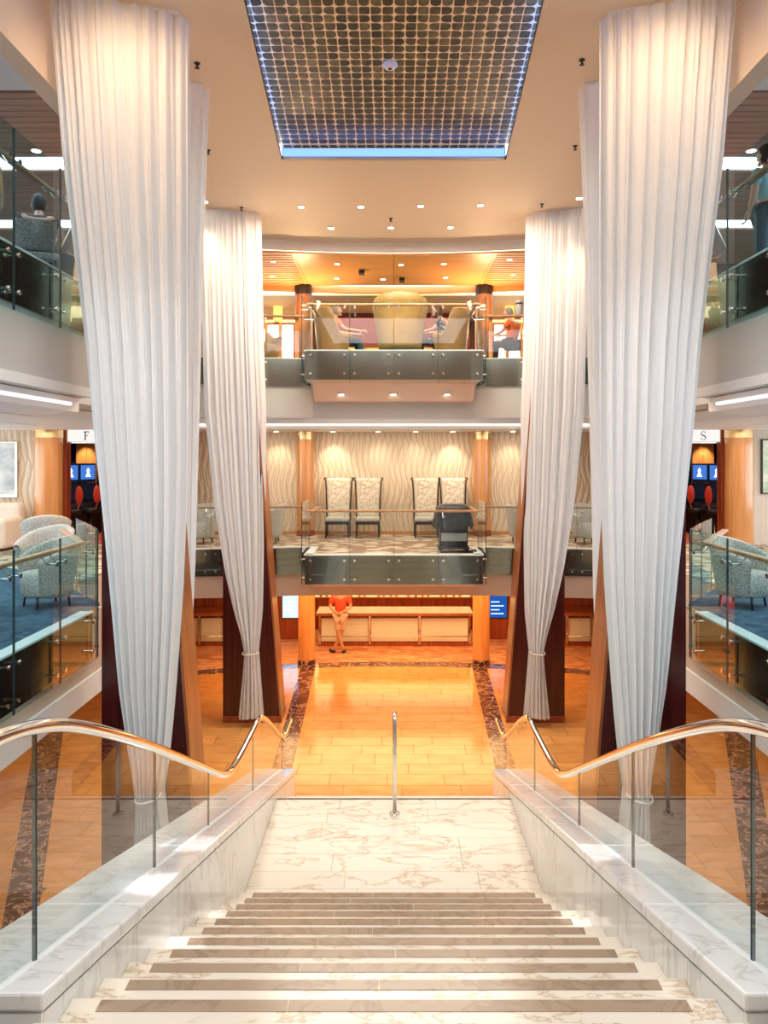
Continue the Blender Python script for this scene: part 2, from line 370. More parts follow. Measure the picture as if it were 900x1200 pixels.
for a, b in zip(rows, rows[1:]):
    xs = [-WS]; x = -WS+R.uniform(.5, 1.1)
    while x < WS-.3: xs.append(x); x += R.uniform(.85, 1.25)
    xs.append(WS)
    for x0, x1 in zip(xs, xs[1:]):
        MB().box(x0+.002, x1-.002, a+.002, b-.002, ZL-.02, ZL).build('landing_slab', M_marble, st)
MB().box(-WS, WS, 8.4, 8.425, ZL-.05, ZL+.003).build('landing_nosing', M_maroon, st)
for k in range(1, 6):
    y = 8.425+.33*(k-1); z = ZL-.145*k
    MB().box(-WS, WS, y, y+.33, max(z-.145, .003), z).build('step', M_marble, st)
zc = lambda y: E-(2.05+.303*(y-2.91))
for s in (-1, 1):
    a, b = sorted((s*(WS+.02), s*(WS+.50)))
    y0, y1 = 2.78, 9.94
    wl = MB().prism([(y0+.03, .002), (y1-.02, .002), (y1-.02, zc(y1)-.10), (y0+.03, zc(y0)-.10)], a, b, 'x').build('side_wall', M_gap, st)
    ROOT[wl.name] = ROOT[st.name]
    ys = [y0+.03, 3.35, 3.85, 4.4, 4.95, 5.5, 6.1, 6.7, 7.4, 8.2, 9.0, y1-.02]
    for p, q in zip(ys, ys[1:]):
        p += .0015; q -= .0015
        for face in (0, 1):
            xa, xb = sorted(((s*WS, s*(WS+.02)) if face == 0 else (s*(WS+.50), s*(WS+.52))))
            MB().prism([(p, .002), (q, .002), (q, zc(q)-.085), (p, zc(p)-.085)], xa, xb, 'x').build('marble_panel', M_marblewall, wl)
    xa, xb = sorted((s*WS, s*(WS+.52)))
    MB().box(xa, xb, y0+.008, y0+.028, .002, zc(y0)-.085).build('marble_panel', M_marblewall, wl)
    MB().box(xa, xb, y1-.018, y1+.002, .002, zc(y1)-.085).build('marble_panel', M_marblewall, wl)
    xa, xb = sorted((s*(WS-.012), s*(WS+.535)))
    ys = [y0, 3.9, 5.3, 6.9, 8.4, y1+.02]
    for p, q in zip(ys, ys[1:]):
        MB().prism([(p+.001, zc(p)-.072), (q-.001, zc(q)-.072), (q-.001, zc(q)), (p+.001, zc(p))], xa, xb, 'x').build('cap_stone', M_marblewall, st, bevel=.012)
    # glass balustrade and steel rail
    side = 'left' if s < 0 else 'right'
    gb = thing('glass_balustrade', 'frameless glass balustrade with wavy steel handrail on the %s stair wall' % side, 'balustrade', (s*1.5, 3.1, zc(3.1)))
    rp = [(-.6, 5.95-1.95), (.6, 3.92), (1.6, 3.80), (2.3, 3.74), (2.83, 3.68), (3.2, 3.59), (3.52, 3.47), (4.0, 3.25), (4.64, 2.93), (5.53, 2.465), (6.15, 2.14), (6.45, 1.99), (6.7, 1.89), (6.95, 1.845), (7.3, 1.83), (7.8, 1.83), (8.15, 1.84), (8.4, 1.80), (8.6, 1.71), (8.9, 1.56), (9.6, 1.17), (9.85, 1.05), (10.0, .98), (10.12, .94), (10.3, .925), (10.8, .92)]
    def catmull(P, n=5):
        out = []
        for i in range(len(P)-1):
            p0, p1, p2, p3 = P[max(i-1, 0)], P[i], P[i+1], P[min(i+2, len(P)-1)]
            for k in range(n):
                t = k/n; out.append(tuple(.5*((2*b)+(-a+c)*t+(2*a-5*b+4*c-d)*t*t+(-a+3*b-3*c+d)*t**3) for a, b, c, d in zip(p0, p1, p2, p3)))
        return out+[P[-1]]
    cp = catmull(rp)
    zr = lambda y: lerp(cp, y)
    MB().tube([(s*1.5, y, z) for y, z in cp], .031, 14).build('handrail', M_chrome, gb, smooth=True)
    js = [1.9, 3.1, 4.65, 6.0, 7.9, 9.9]
    for p, q in zip(js, js[1:]):
        n = 14; yy = [p+.006+(q-p-.012)*i/n for i in range(n+1)]
        poly = [(y, (zc(y)-.02 if y >= 2.78 else 3.0)) for y in yy]+[(y, zr(y)-.015) for y in yy[::-1]]
        g = MB().prism(poly, s*1.5-.007, s*1.5+.007, 'x').build('glass_panel', M_glass, gb)
        for yy2 in (p+.006, q-.006):
            zb = (zc(yy2) if yy2 >= 2.78 else 2.99)
            MB().box(s*1.5-.0073, s*1.5+.0073, yy2-.0014, yy2+.0014, zb-.01, zr(yy2)-.02).build('glass_edge', M_edge, g)
    MB().prism([(2.8, zc(2.8)-.004), (9.9, zc(9.9)-.004), (9.9, zc(9.9)+.004), (2.8, zc(2.8)+.004)], s*1.5-.016, s*1.5+.016, 'x').build('glass_channel', M_white, gb)
cr = thing('center_handrail', 'slim steel handrail post in the middle of the landing edge', 'handrail', (X(462.5, 8.06), 8.06, ZL))
xx = X(462.5, 8.06)
MB().tube([(xx, 8.06, ZL), (xx, 8.06, 1.90), (xx, 8.10, 1.93), (xx, 8.4, 1.86), (xx, 8.6, 1.78), (xx, 9.6, 1.28), (xx, 9.9, 1.10)], .022, 12).build('rail', M_steel, cr, smooth=True)
MB().lathe([(.055, 0), (.055, .012), (.024, .02)], (xx, 8.06, ZL)).build('base_plate', M_steel, cr, smooth=True)
MB().tube([(xx, 9.75, .15), (xx, 9.75, 1.2)], .022, 12).build('post', M_steel, cr, smooth=True)
# ---------------------------------------------------------------- galleries and decks
ZM, ZU, ZC = E-1.80, E+1.92, E+4.35          # middle floor, upper floor, atrium ceiling
YB, YW, XB = 13.5, 14.7, 1.6
XG = 3.5
half = [(XG, 9.0), (4.5, 10.2), (4.5, 14.3), (XB, YW)]
def ring(front, xg=XG):
    L = [(-xg, front)]+[(-x, y) for x, y in half]; 
    return L+[(-XB, YB), (XB, YB)]+[(x, y) for x, y in half[::-1]]+[(xg, front)]
hole = ring(-3)
def deck(z0, z1, m, name, inset=0):
    mb = MB()
    for s in (-1, 1):
        P = [(s*10, -3), (s*(XG+inset), -3), (s*(XG+inset), 9.0+inset), (s*(4.5+inset), 10.2+inset*.4), (s*(4.5+inset), 14.3+inset), (s*XB, YW+inset), (s*XB, 22), (s*10, 22)]
        mb.prism(P if s > 0 else P[::-1], z0, z1)
    mb.box(-XB, XB, YW+inset, 22, z0, z1)
    if not inset: mb.box(-XB, XB, YB+.02, YW, z1-.5, z1)
    return struct(mb, name, m)
deck(ZM-.02, ZM, M_carpet2, 'floor')
deck(E-2.75, ZM-.021, M_beige, 'ceiling')
deck(ZU-.02, ZU, M_blue, 'floor')
deck(E+.76, ZU-.021, M_grey, 'ceiling')
deck(E+.57, E+.75, M_white, 'ceiling', .55)
for s in (-1, 1):   # blue carpet and platform
    mb = MB(); P = [(s*9.9, -3), (s*(XG+.06), -3), (s*(XG+.06), 9.0), (s*5.2, 11.2), (s*9.9, 14.8)]
    struct(mb.prism(P if s > 0 else P[::-1], ZM, ZM+.008), 'floor', M_blue)
    a, b = sorted((s*1.327, s*3.5)); struct(MB().box(a, b, -3, 2.37, ZM-.7, ZM-.02), 'floor', M_white)
    struct(MB().box(a, b, -3, 2.37, ZM-.02, ZM), 'floor', M_orangecarpet)
    # mid gallery fascia foot
    a, b = sorted((s*(XG-.03), s*(XG+.05)))
    struct(MB().box(a, b, 2.4, 9.0, E-2.78, E-2.52), 'trim_1', M_white)
    struct(MB().box(a, b, -3, 9.0, E+.68, E+.78), 'trim_2', M_white)
struct(MB().box(-1.327, 1.327, -3, 1.9, 2.2, 2.94), 'floor', M_white)
# slanted soffit box under the upper balcony
struct(MB().prism([(YB+.1, E+1.40), (13.9, E+1.37), (14.3, E+1.07), (YW, E+1.07), (YW, E+1.5), (YB+.1, E+1.5)], -1.53, 1.53, 'x'), 'ceiling', M_pink)
struct(MB().box(-1.5, 1.5, YB+.3, YW, E-2.42, E-2.2), 'ceiling', M_pink)
struct(MB().box(-4.4, 4.4, 14.74, 14.80, E+.66, E+.76), 'trim_3', M_white)
tag(MB().box(-4.2, 4.2, 14.95, 15.0, E+.62, E+.66).build('cove_light', emit('rear_cove', (1, .9, .75), 1.0)), 'long warm cove light under the edge of the upper rear deck', 'light')
for s in (-1, 1):
    a, b = sorted((s*3.9, s*3.95)); side = 'left' if s < 0 else 'right'
    tag(MB().box(a, b, 2, 9, E+.62, E+.66).build('cove_light', emit('side_cove', (.95, .95, 1), .6)), 'long white cove light above the %s middle gallery' % side, 'light')
    for i, (x0, zz) in enumerate(((5.0, .548), (6.2, .54))):
        a, b = sorted((s*x0, s*9.8)); struct(MB().box(a, b, -3, 15, E+zz, E+.575), 'ceiling', M_white)

def railing(name, label, segs, zf, ht=.96, low=.53, railz=.81, steel_to=None, posts=None, inside=1):
    """segs: list of (p, q, n) in plan with the void on the right-hand side of p->q"""
    t = thing(name, label, 'railing', (segs[0][0][0], segs[0][0][1], zf))
    for (p, q, n, st_) in segs:
        p = Vector((*p, 0)); q = Vector((*q, 0)); d = (q-p); L = d.length; d.normalize(); out = Vector((-d.y, d.x, 0))
        up = Vector((0, 0, 1))
        if st_ > 0:
            MB().bar(p+out*.012+up*(zf-.26), p+d*L*st_+out*.012+up*(zf-.26), .022, .52).build('steel_panel', M_fascia, t)
            MB().bar(p-out*.04+up*(zf+.010), p+d*L*st_-out*.04+up*(zf+.010), .15, .02).build('floor_edging', M_white, t)
        if st_ < 1:
            MB().bar(p+d*L*st_+out*.012+up*(zf-.26), q+out*.012+up*(zf-.26), .022, .52).build('end_panel', M_cream, t)
        MB().bar(p-out*.10+up*(zf+railz), q-out*.10+up*(zf+railz), .085, .04).build('handrail', M_rail, t, bevel=.012)
        for i in range(n):
            a = p+d*(L*i/n+.008)+out*.075; b = p+d*(L*(i+1)/n-.008)+out*.075
            g = MB().bar(a+up*(zf+(ht-low)/2), b+up*(zf+(ht-low)/2), .014, ht+low).build('glass_panel', M_glassday if 'gallery' in label else M_glass, t)
            for c in (a, b):
                MB().bar(c+up*(zf-low), c+up*(zf+ht), .0146, .003, (d.x, d.y, 0)).build('glass_edge', M_edge, g)
            for c in (a+d*.085, b-d*.085):
                for zz in (-.08, -.42):
                    k = MB().tube([c-out*.055+up*(zf+zz), c+out*.012+up*(zf+zz)], .012, 8)
                    k.tube([c+out*.005+up*(zf+zz), c+out*.022+up*(zf+zz)], .024, 10).build('standoff', M_steel, t, smooth=False)
                k = MB().tube([c-out*.15+up*(zf+railz-.02), c-out*.10+up*(zf+railz-.09), c+out*.01+up*(zf+railz-.09)], .009, 8)
                k.tube([c+out*.004+up*(zf+railz-.09), c+out*.02+up*(zf+railz-.09)], .024, 10).build('rail_bracket', M_steel, t)
    for (px, py) in (posts or []):
        MB().box(px-.035, px+.035, py-.03, py+.03, zf-.02, zf+railz+.05).build('post', M_wood, t)
    return t
lev = (('middle', ZM, .96, .53, .80), ('upper', ZU, 1.04, .60, .86))
for nm, zf, ht, low, rz in lev:
    railing('balcony_railing', 'glass and steel railing along the left %s gallery' % nm, [((-XG, 8.55+.93*.5), (-XG, 8.55-.93*8+.465), 8, 1)][:0]+[((-XG, 9.48-.465*2), (-XG, 8.55-.93*8), 8, 1), ((-4.4, 10.1), (-XG, 8.58), 2, 0)], zf, ht, low, rz)
    railing('balcony_railing', 'glass and steel railing along the right %s gallery' % nm, [((XG, 8.55-.93*8), (XG, 8.55), 8, 1), ((XG, 8.58), (4.4, 10.1), 2, 0)], zf, ht, low, rz)
    railing('balcony_railing', 'straight glass railing on the projecting centre of the %s rear balcony' % nm,
            [((XB, YB), (-XB, YB), 4, 1), ((XB, YW), (XB, YB), 1, 1), ((-XB, YB), (-XB, YW), 1, 1)], zf, ht, low, rz)
    for s in (-1, 1):
        side = 'left' if s < 0 else 'right'
        seg = ((-XB-.05, YW-.02), (-4.5, 14.3-.02), 3, 1) if s < 0 else ((4.5, 14.28), (XB+.05, YW-.02), 3, 1)
        po = [(s*1.93, 14.82), (s*2.6, 14.72)] if nm == 'upper' else None
        railing('balcony_railing', 'glass railing on the %s wing of the %s rear balcony' % (side, nm), [seg], zf, ht-.05, low, rz, posts=po)
# ---------------------------------------------------------------- atrium ceiling and recess
def hw(y): return 1.42+(y-7.07)*(.215/3.8)
Y0R, Y1R = 3.2, 10.87
arcc = lambda r, n=24, a=32: [((r)*math.sin(math.radians(-a+2*a*k/n)), 1.1+r*math.cos(math.radians(-a+2*a*k/n))) for k in range(n+1)]
R1 = 14.0
arcp = arcc(R1)
mb = MB()
lft = [(-3.3, -3), (-hw(Y0R), -3), (-hw(Y0R), Y0R), (-hw(Y1R), Y1R), (-hw(Y1R), 11), (-3.3, 11)]
mb.prism(lft, ZC, ZC+.05); mb.prism([(-x, y) for x, y in lft][::-1], ZC, ZC+.05)
mb.box(-hw(Y0R), hw(Y0R), -3, Y0R, ZC, ZC+.05); mb.box(-hw(Y1R), hw(Y1R), Y1R, 11, ZC, ZC+.05)
mb.prism([(-9.5, 11), (9.5, 11), (9.5, arcp[-1][1])]+arcp[::-1]+[(-9.5, arcp[0][1])], ZC, ZC+.05)
ce = struct(mb, 'ceiling', M_cream)
# ring fascia, wood ceiling, lounge ceiling
def arcwall(r, t, z0, z1, a=32, n=32):
    o = MB(); A = arcc(r, n, a); B = arcc(r+t, n, a)
    for i in range(n): o.prism([A[i], A[i+1], B[i+1], B[i]], z0, z1)
    return o
struct(arcwall(R1, .10, E+4.17, ZC+.02), 'trim_4', base('ring_paint', (.86, .80, .74), .5))
tag(arcwall(R1+.12, .05, E+4.16, E+4.19).build('cove_light', emit('ring_glow', (1, .8, .55), 3)), 'curved light line at the edge of the atrium ceiling', 'light')
A = arcc(R1+.1)
wc = struct(MB().prism([(-8, 17.9), (-8, A[0][1])]+A+[(8, A[-1][1]), (8, 17.9)], E+4.12, E+4.16), 'ceiling', M_woodceil)
ROOT[wc.name] = (0, 0, 0)
# panelling joints of the wood ceiling: thin recessed-looking battens at the joints
for x in (-2.05, 0, 2.05): MB().box(x-.004, x+.004, 15.1, 17.88, E+4.116, E+4.121).build('ceiling_joint', M_woodred, wc)
for s in (-1, 1):
    for k in range(16):
        y = 15.0+.18*k; a, b = sorted((s*2.1, s*7.5)); MB().box(a, b, y, y+.10, E+4.105, E+4.12).build('wood_batten', M_woodceil, wc)
struct(arcwall(17.0, .08, E+3.98, E+4.15), 'trim_5', M_woodceil)
tag(arcwall(17.12, .10, E+4.02, E+4.06).build('cove_light', emit('lounge_glow', (1, .75, .28), 2.6)), 'curved golden cove light above the upper lounge', 'light')
struct(MB().box(-9, 9, 18.35, 22, E+3.98, E+4.03), 'ceiling', base('peach_ceiling', (.85, .62, .40), .5))
# recess
mb = MB()
for s in (-1, 1):
    mb.bar((s*hw(Y0R)+s*.26, Y0R, ZC+.15), (s*hw(Y1R)+s*.26, Y1R, ZC+.15), .02, .24); mb.bar((s*hw(Y0R)+s*.004, Y0R, ZC+.025), (s*hw(Y1R)+s*.004, Y1R, ZC+.025), .008, .05)
mb.box(-hw(Y1R), hw(Y1R), Y1R, Y1R+.02, ZC, ZC+.26); mb.box(-hw(Y0R), hw(Y0R), Y0R-.02, Y0R, ZC, ZC+.26)
cf = thing('ceiling_light_feature', 'rectangular ceiling recess of dark shell tiles edged in blue light', 'ceiling feature', (0, 9, ZC))
mb.build('recess_frame', M_steel, cf)
for s in (-1, 1):
    MB().bar((s*hw(Y0R)+s*.21, Y0R+.05, ZC+.08), (s*hw(Y1R)+s*.21, Y1R-.02, ZC+.08), .02, .05).build('light_strip', L_blue, cf)
MB().box(-hw(Y1R)+.02, hw(Y1R)-.02, Y1R-.035, Y1R-.012, ZC+.03, ZC+.15).build('light_strip', emit('far_led', (.20, .38, 1), 1.1), cf)
MB().box(-hw(Y1R)+.02, hw(Y1R)-.02, Y1R-.036, Y1R, ZC, ZC+.03).build('frame_lip', M_grey, cf)
bk = MB().prism([(-hw(Y0R)-.25, Y0R), (hw(Y0R)+.25, Y0R), (hw(Y1R)+.25, Y1R), (-hw(Y1R)-.25, Y1R)], ZC+.225, ZC+.25).build('backing_panel', M_capizback, cf)
ROOT[bk.name] = ROOT[cf.name]
def dtile(kind):
    pts = []
    rr = {(1, 1): .42, (-1, 1): .06, (-1, -1): .06, (1, -1): .36} if kind == 0 else ({(1, 1): .40, (-1, 1): .34, (-1, -1): .08, (1, -1): .05} if kind == 1 else ({(1, 1): .1, (-1, 1): .42, (-1, -1): .3, (1, -1): .08} if kind == 2 else {(1, 1): .2, (-1, 1): .15, (-1, -1): .2, (1, -1): .12}))
    for (sx, sy), a0 in (((1, 1), 0), ((-1, 1), 90), ((-1, -1), 180), ((1, -1), 270)):
        r = rr[(sx, sy)]
        for k in range(4):
            a = math.radians(a0+30*k); pts.append((sx*(.45-r)+r*math.cos(a), sy*(.42-r)+r*math.sin(a)))
    return pts
DT = [dtile(k) for k in range(4)]
dm = []
for k in range(4):
    me = MB().prism([(x, y) for x, y in DT[k]], -.5, .5).mesh('shell_tile'); me.materials.append(M_capiz); dm.append(me)
y = Y1R-.02; cells = []
while y > Y0R+.1:
    w = 2*hw(y)/24; dy = w*1.17
    for c in range(-1, 25): cells.append(((c-11.5)*w, y-dy/2, w, dy))
    y -= dy
cells.sort(key=lambda c: (0 if scr(c[0], c[1], ZC+.17)[1] > -4 else 1, c[1]))
rest = MB()
for i, (x, yy, w, dy) in enumerate(cells):
    k = R.choice((0, 0, 1, 1, 2, 3)); fx = R.choice((1, 1, 1, -1))
    if i < 300:
        o = bpy.data.objects.new('shell_tile', dm[k]); COL.objects.link(o); o.parent = cf
        o.location = (x, yy-9, .222); o.scale = (w*fx, dy, .005); o.rotation_euler.z = R.uniform(-.03, .03)
    else: rest.prism([(x+a*w*fx, yy+b*dy) for a, b in (DT[k] if fx > 0 else DT[k][::-1])], ZC+.2195, ZC+.2245)
rest.build('shell_tile', M_capiz, cf)['kind'] = 'stuff'
def ceil_small(name, label, cat, x, y, z, kind, group=None):
    t = thing(name, label, cat, (x, y, z), 0, group)
    if kind == 'down':
        MB().lathe([(.052, 0), (.07, -.006), (.07, -.012), (.05, -.012)], n=16).build('trim_ring', M_white, t, local=True, smooth=True)
        MB().lathe([(.048, -.008), (.048, -.014)], n=16).build('lens', L_down, t, local=True)
    elif kind == 'spr':
        MB().lathe([(.035, 0), (.035, -.008), (.012, -.01), (.012, -.05), (.028, -.052), (.028, -.056)], n=10).build('sprinkler_body', M_black, t, local=True)
    else:
        MB().lathe([(.09, 0), (.09, -.02), (.06, -.05), (.02, -.055)], n=20).build('housing', M_white, t, local=True, smooth=True)
        MB().lathe([(.022, -.05), (.022, -.062)], n=12).build('sensor', M_black, t, local=True)
    return t
place = lambda px, py, z: (X(px, (z-E)*F/(H-py)), (z-E)*F/(H-py), z)
for px, py, nm in ((353, 242, 'far left of four bright'), (423, 242, 'second from left of four bright'), (493, 241, 'third from left of four bright'), (563, 240, 'far right of four bright')):
    x, y, z = place(px, py, ZC)
    ceil_small('downlight', nm+' downlights across the cream ceiling', 'downlight', x, y, z, 'down')
    spot((x, y, z-.03), 90, SOFT, 95, .8)
for px, py, nm in ((679, 232, 'bright downlight beside the rear right curtain top'), (240, 236, 'bright downlight beside the rear left curtain top')):
    x, y, z = place(px, py, ZC); ceil_small('downlight', nm, 'downlight', x, y, z, 'down'); spot((x, y, z-.03), 120, WARM, 80, .8)
for px, py, nm in ((388, 267, 'left'), (458, 266.5, 'middle'), (528, 266, 'right')):
    x, y, z = place(px, py, ZC); ceil_small('downlight', 'small downlight, the %s one of the row nearest the ceiling ring' % nm, 'downlight', x, y, z, 'down')
for px, py, nm in ((231, 74, 'left of the tiled recess'), (244, 176, 'further left beyond the recess corner'), (283, 243, 'in front of the rear left curtain'), (682, 70, 'right of the tiled recess'), (674, 171, 'further right beyond the recess corner'), (635, 239, 'in front of the rear right curtain'), (458, 256, 'in the middle behind the row of four downlights')):
    x, y, z = place(px, py, ZC); ceil_small('sprinkler', 'small black sprinkler head, %s' % nm, 'sprinkler', x, y, z, 'spr')
x, y, z = place(457, 76, ZC+.21); ceil_small('smoke_detector', 'round white smoke detector in the dark tiled ceiling recess', 'smoke detector', x, y, ZC+.22, 'det')
for px, py, nm in ((395, 309, 'front left'), (470, 310, 'front centre'), (520, 309, 'front right'), (395, 326, 'rear left'), (449, 327, 'rear centre'), (522, 325, 'rear right'), (320, 306, 'far left front'), (597, 304, 'far right front'), (319, 323, 'far left rear'), (601, 322, 'far right rear')):
    x, y, z = place(px, py, E+4.12); ceil_small('downlight', 'tiny downlight in the wood ceiling, %s' % nm, 'downlight', x, y, z, 'down')
for px, py, nm in ((424, 317, 'square black'), (471, 326, 'black')):
    x, y, z = place(px, py, E+4.12); tag(MB().box(x-.06, x+.06, y-.07, y+.07, z-.09, z).build('ceiling_camera', M_black), nm+' dome camera on the wood ceiling', 'camera')
for px, nm in ((400, 'left'), (461, 'centre'), (524, 'right')):
    t = 14.13; ceil_small('downlight', 'small downlight in the sloped pink soffit, %s' % nm, 'downlight', X(px, t), t, E+1.19, 'down')
# gallery ceilings
ZG = E+3.6
for s in (-1, 1):
    side = 'left' if s < 0 else 'right'
    a, b = sorted((s*3.3, s*3.50)); struct(MB().box(a, b, -2.99, 11, ZG-.03, ZC+.02), 'trim_6', M_cream)
    a, b = sorted((s*3.5, s*9.8))
    struct(MB().box(a, b, -3, 7.3, ZG, ZG+.1), 'ceiling', M_white)
    gc = struct(MB().box(a, b, 7.3, 15, ZG+.04, ZG+.1), 'ceiling', M_gap); ROOT[gc.name] = (0, 0, 0)
    a2, b2 = sorted((s*3.52, s*9.7)); a3, b3 = sorted((s*3.5, s*3.53))
    MB().box(a3, b3, 7.3, 14, ZG-.005, ZG+.04).build('ceiling_margin', M_white, gc)
    for (y0, y1) in ((7.35, 8.95), (9.35, 11.3), (11.75, 13.8)):
        y = y0
        while y < y1-.05:
            MB().box(a2, b2, y, y+.115, ZG, ZG+.03).build('wood_slat', M_slat, gc); y += .132
    for i, y in enumerate((9.0, 11.36)):
        tag(MB().box(a2, b2, y, y+.28, ZG-.004, ZG+.02).build('light_trough', L_white), '%s cool linear light trough in the slatted ceiling of the %s gallery' % (('nearer', 'farther')[i], side), 'light')
    x, y, z = (s*4.2, 8.72, ZG); ceil_small('downlight', 'downlight in the wood slats of the %s upper gallery' % side, 'downlight', x, y, z, 'down')
    # mid gallery ceiling gear
    for px, py, nm in (((38, 488, 'smoke_detector'),) if s < 0 else ((888, 482, 'smoke_detector'),)):
        ceil_small(nm, 'white smoke detector on the ceiling of the %s middle gallery' % side, 'smoke detector', s*5.5, 10.2, E+.548, 'det')
    # upper far wall
    a, b = sorted((s*4.9, s*9.8)); struct(MB().box(a, b, 15.0, 15.1, ZU, ZC), 'wall_rear', M_wood)
# outer walls with windows
for s in (-1, 1):
    side = 'left' if s < 0 else 'right'; mb = MB(); x0, x1 = sorted((s*9.8, s*10.0))
    mb.box(x0, x1, -3, 22, 0, ZM+.6)
    for (z0, z1, z2) in ((ZM+.6, E+.3, ZU+.5), (ZU+.5, ZG-.4, ZC+.1)):
        mb.box(x0, x1, -3, 22, z1, z2)
        for y in range(-3, 16, 3): mb.box(x0, x1, y, y+.6, z0, z1)
        mb.box(x0, x1, 15, 22, z0, z1)
    struct(mb, 'wall_'+side, M_white)
struct(MB().box(-10, 10, 22, 22.1, 0, ZC), 'wall_rear', M_burg)
struct(MB().box(-10, 10, -3.1, -3, 0, ZC+.1), 'wall_front', M_rail)
# ---------------------------------------------------------------- middle deck rear: wall and columns
wr = struct(MB().box(-5.1, 5.1, 17.2, 17.3, ZM, E+.6), 'wall_rear', M_pattern)
struct(MB().box(-5.1, 5.1, 17.17, 17.2, ZM, ZM+.07), 'baseboard_rear', M_wood)
for x in (-5.1, -3.1, -1.0, 1.0, 3.1): MB().box(x-.004, x+.004, 17.195, 17.2, ZM+.07, E+.57).build('panel_joint', M_beige, wr)
for s in (-1, 1):
    side = 'left' if s < 0 else 'right'
    t = thing('column', 'round honey wood column with gold capital in the %s of the middle rear deck' % side, 'column', (s*2.02, 16.95, ZM))
    MB().lathe([(.20, 0), (.20, 2.2), (.19, 2.2)], n=24).build('shaft', M_wood, t, local=True, smooth=False)
    MB().lathe([(.205, 0), (.205, .13)], n=24).build('base', M_woodred, t, local=True)
    MB().lathe([(.205, 2.19), (.21, 2.365)], n=24).build('capital', M_gold, t, local=True)
    t = thing('column', 'round orange wood column on the main floor, %s of the bar' % side, 'column', (s*2.0, 17.0, 0))
    MB().lathe([(.195, 0), (.195, 1.98)], n=24).build('shaft', M_wood, t, local=True, smooth=False)
    MB().lathe([(.202, 0), (.202, .12)], n=24).build('base', M_brownmarble, t, local=True)
    t = thing('column', 'wood column with black top band on the upper deck, %s side' % side, 'column', (s*2.18, 17.9, ZU))
    MB().lathe([(.20, 0), (.20, 1.98)], n=24).build('shaft', M_pyl, t, local=True)
    MB().lathe([(.208, 1.97), (.208, 2.2)], n=24).build('top_band', M_black, t, local=True)
    t = thing('column', 'large honey wood column with gold capital at the %s middle gallery' % side, 'column', (X(57, 15) if s < 0 else X(866, 15), 15.0, ZM))
    MB().lathe([(.27, 0), (.27, 2.2)], n=28).build('shaft', M_wood, t, local=True)
    MB().lathe([(.275, 2.18), (.275, 2.365)], n=28).build('capital', M_gold, t, local=True)
for px, pw in ((325, 14), (391, 22), (443, 8), (487, 8), (530, 22), (600, 14)):
    x = X(px, 16.9); spot((x, 16.75, E+.55), pw*1.5, (1, .84, .6), 75, .7, (math.radians(24), 0, 0), .03)
    ceil_small('downlight', 'wall washing downlight above the wavy wall, %s' % {325: 'leftmost', 391: 'above the left pair of chairs', 443: 'left of centre', 487: 'right of centre', 530: 'above the right pair of chairs', 600: 'rightmost'}[px], 'downlight', x, 16.75, E+.57, 'down')
# ---------------------------------------------------------------- tall wooden slabs and curtains
def slab(s, y0, y1, side, which):
    t = thing('wooden_pylon', 'tall tapering dark red wood pylon behind the %s %s curtain' % (which, side), 'pylon', (s*2.55, y0, 0))
    top = ZC-.02; zi = lambda z: s*(2.03+.076*z); xo = s*3.05
    pan = MB()
    z1 = .12; P = [(xo, z1), (zi(z1), z1), (zi(top), top), (xo, top)]
    pan.prism(P if s > 0 else P, y0+.03, y1-.03, 'y').build('core', M_maroon, t)
    for (ya, yb, nm) in ((y0, y0+.03, 'front_panel'), (y1-.03, y1, 'back_panel')):
        MB().prism([(xo, z1), (zi(z1), z1), (zi(top), top), (xo, top)], ya, yb, 'y').build(nm, M_maroon, t)
    # side facing the centre: honey wood in three boards
    zs = [z1, 2.9, 5.9, top]
    for a, b in zip(zs, zs[1:]):
        o = MB(); g = s*-.03
        o.add([(zi(a), y0-.003, a+.004), (zi(a)+g, y0-.003, a+.004), (zi(a)+g, y1+.003, a+.004), (zi(a), y1+.003, a+.004),
               (zi(b), y0-.003, b), (zi(b)+g, y0-.003, b), (zi(b)+g, y1+.003, b), (zi(b), y1+.003, b)],
              [(0, 1, 2, 3), (7, 6, 5, 4), (0, 4, 5, 1), (1, 5, 6, 2), (2, 6, 7, 3), (3, 7, 4, 0)])
        o.build('side_board', M_pyl, t)
    a, b = sorted((xo, s*2.0)); MB().box(a, b, y0-.015, y1+.015, 0.001, z1).build('plinth', M_woodred, t)
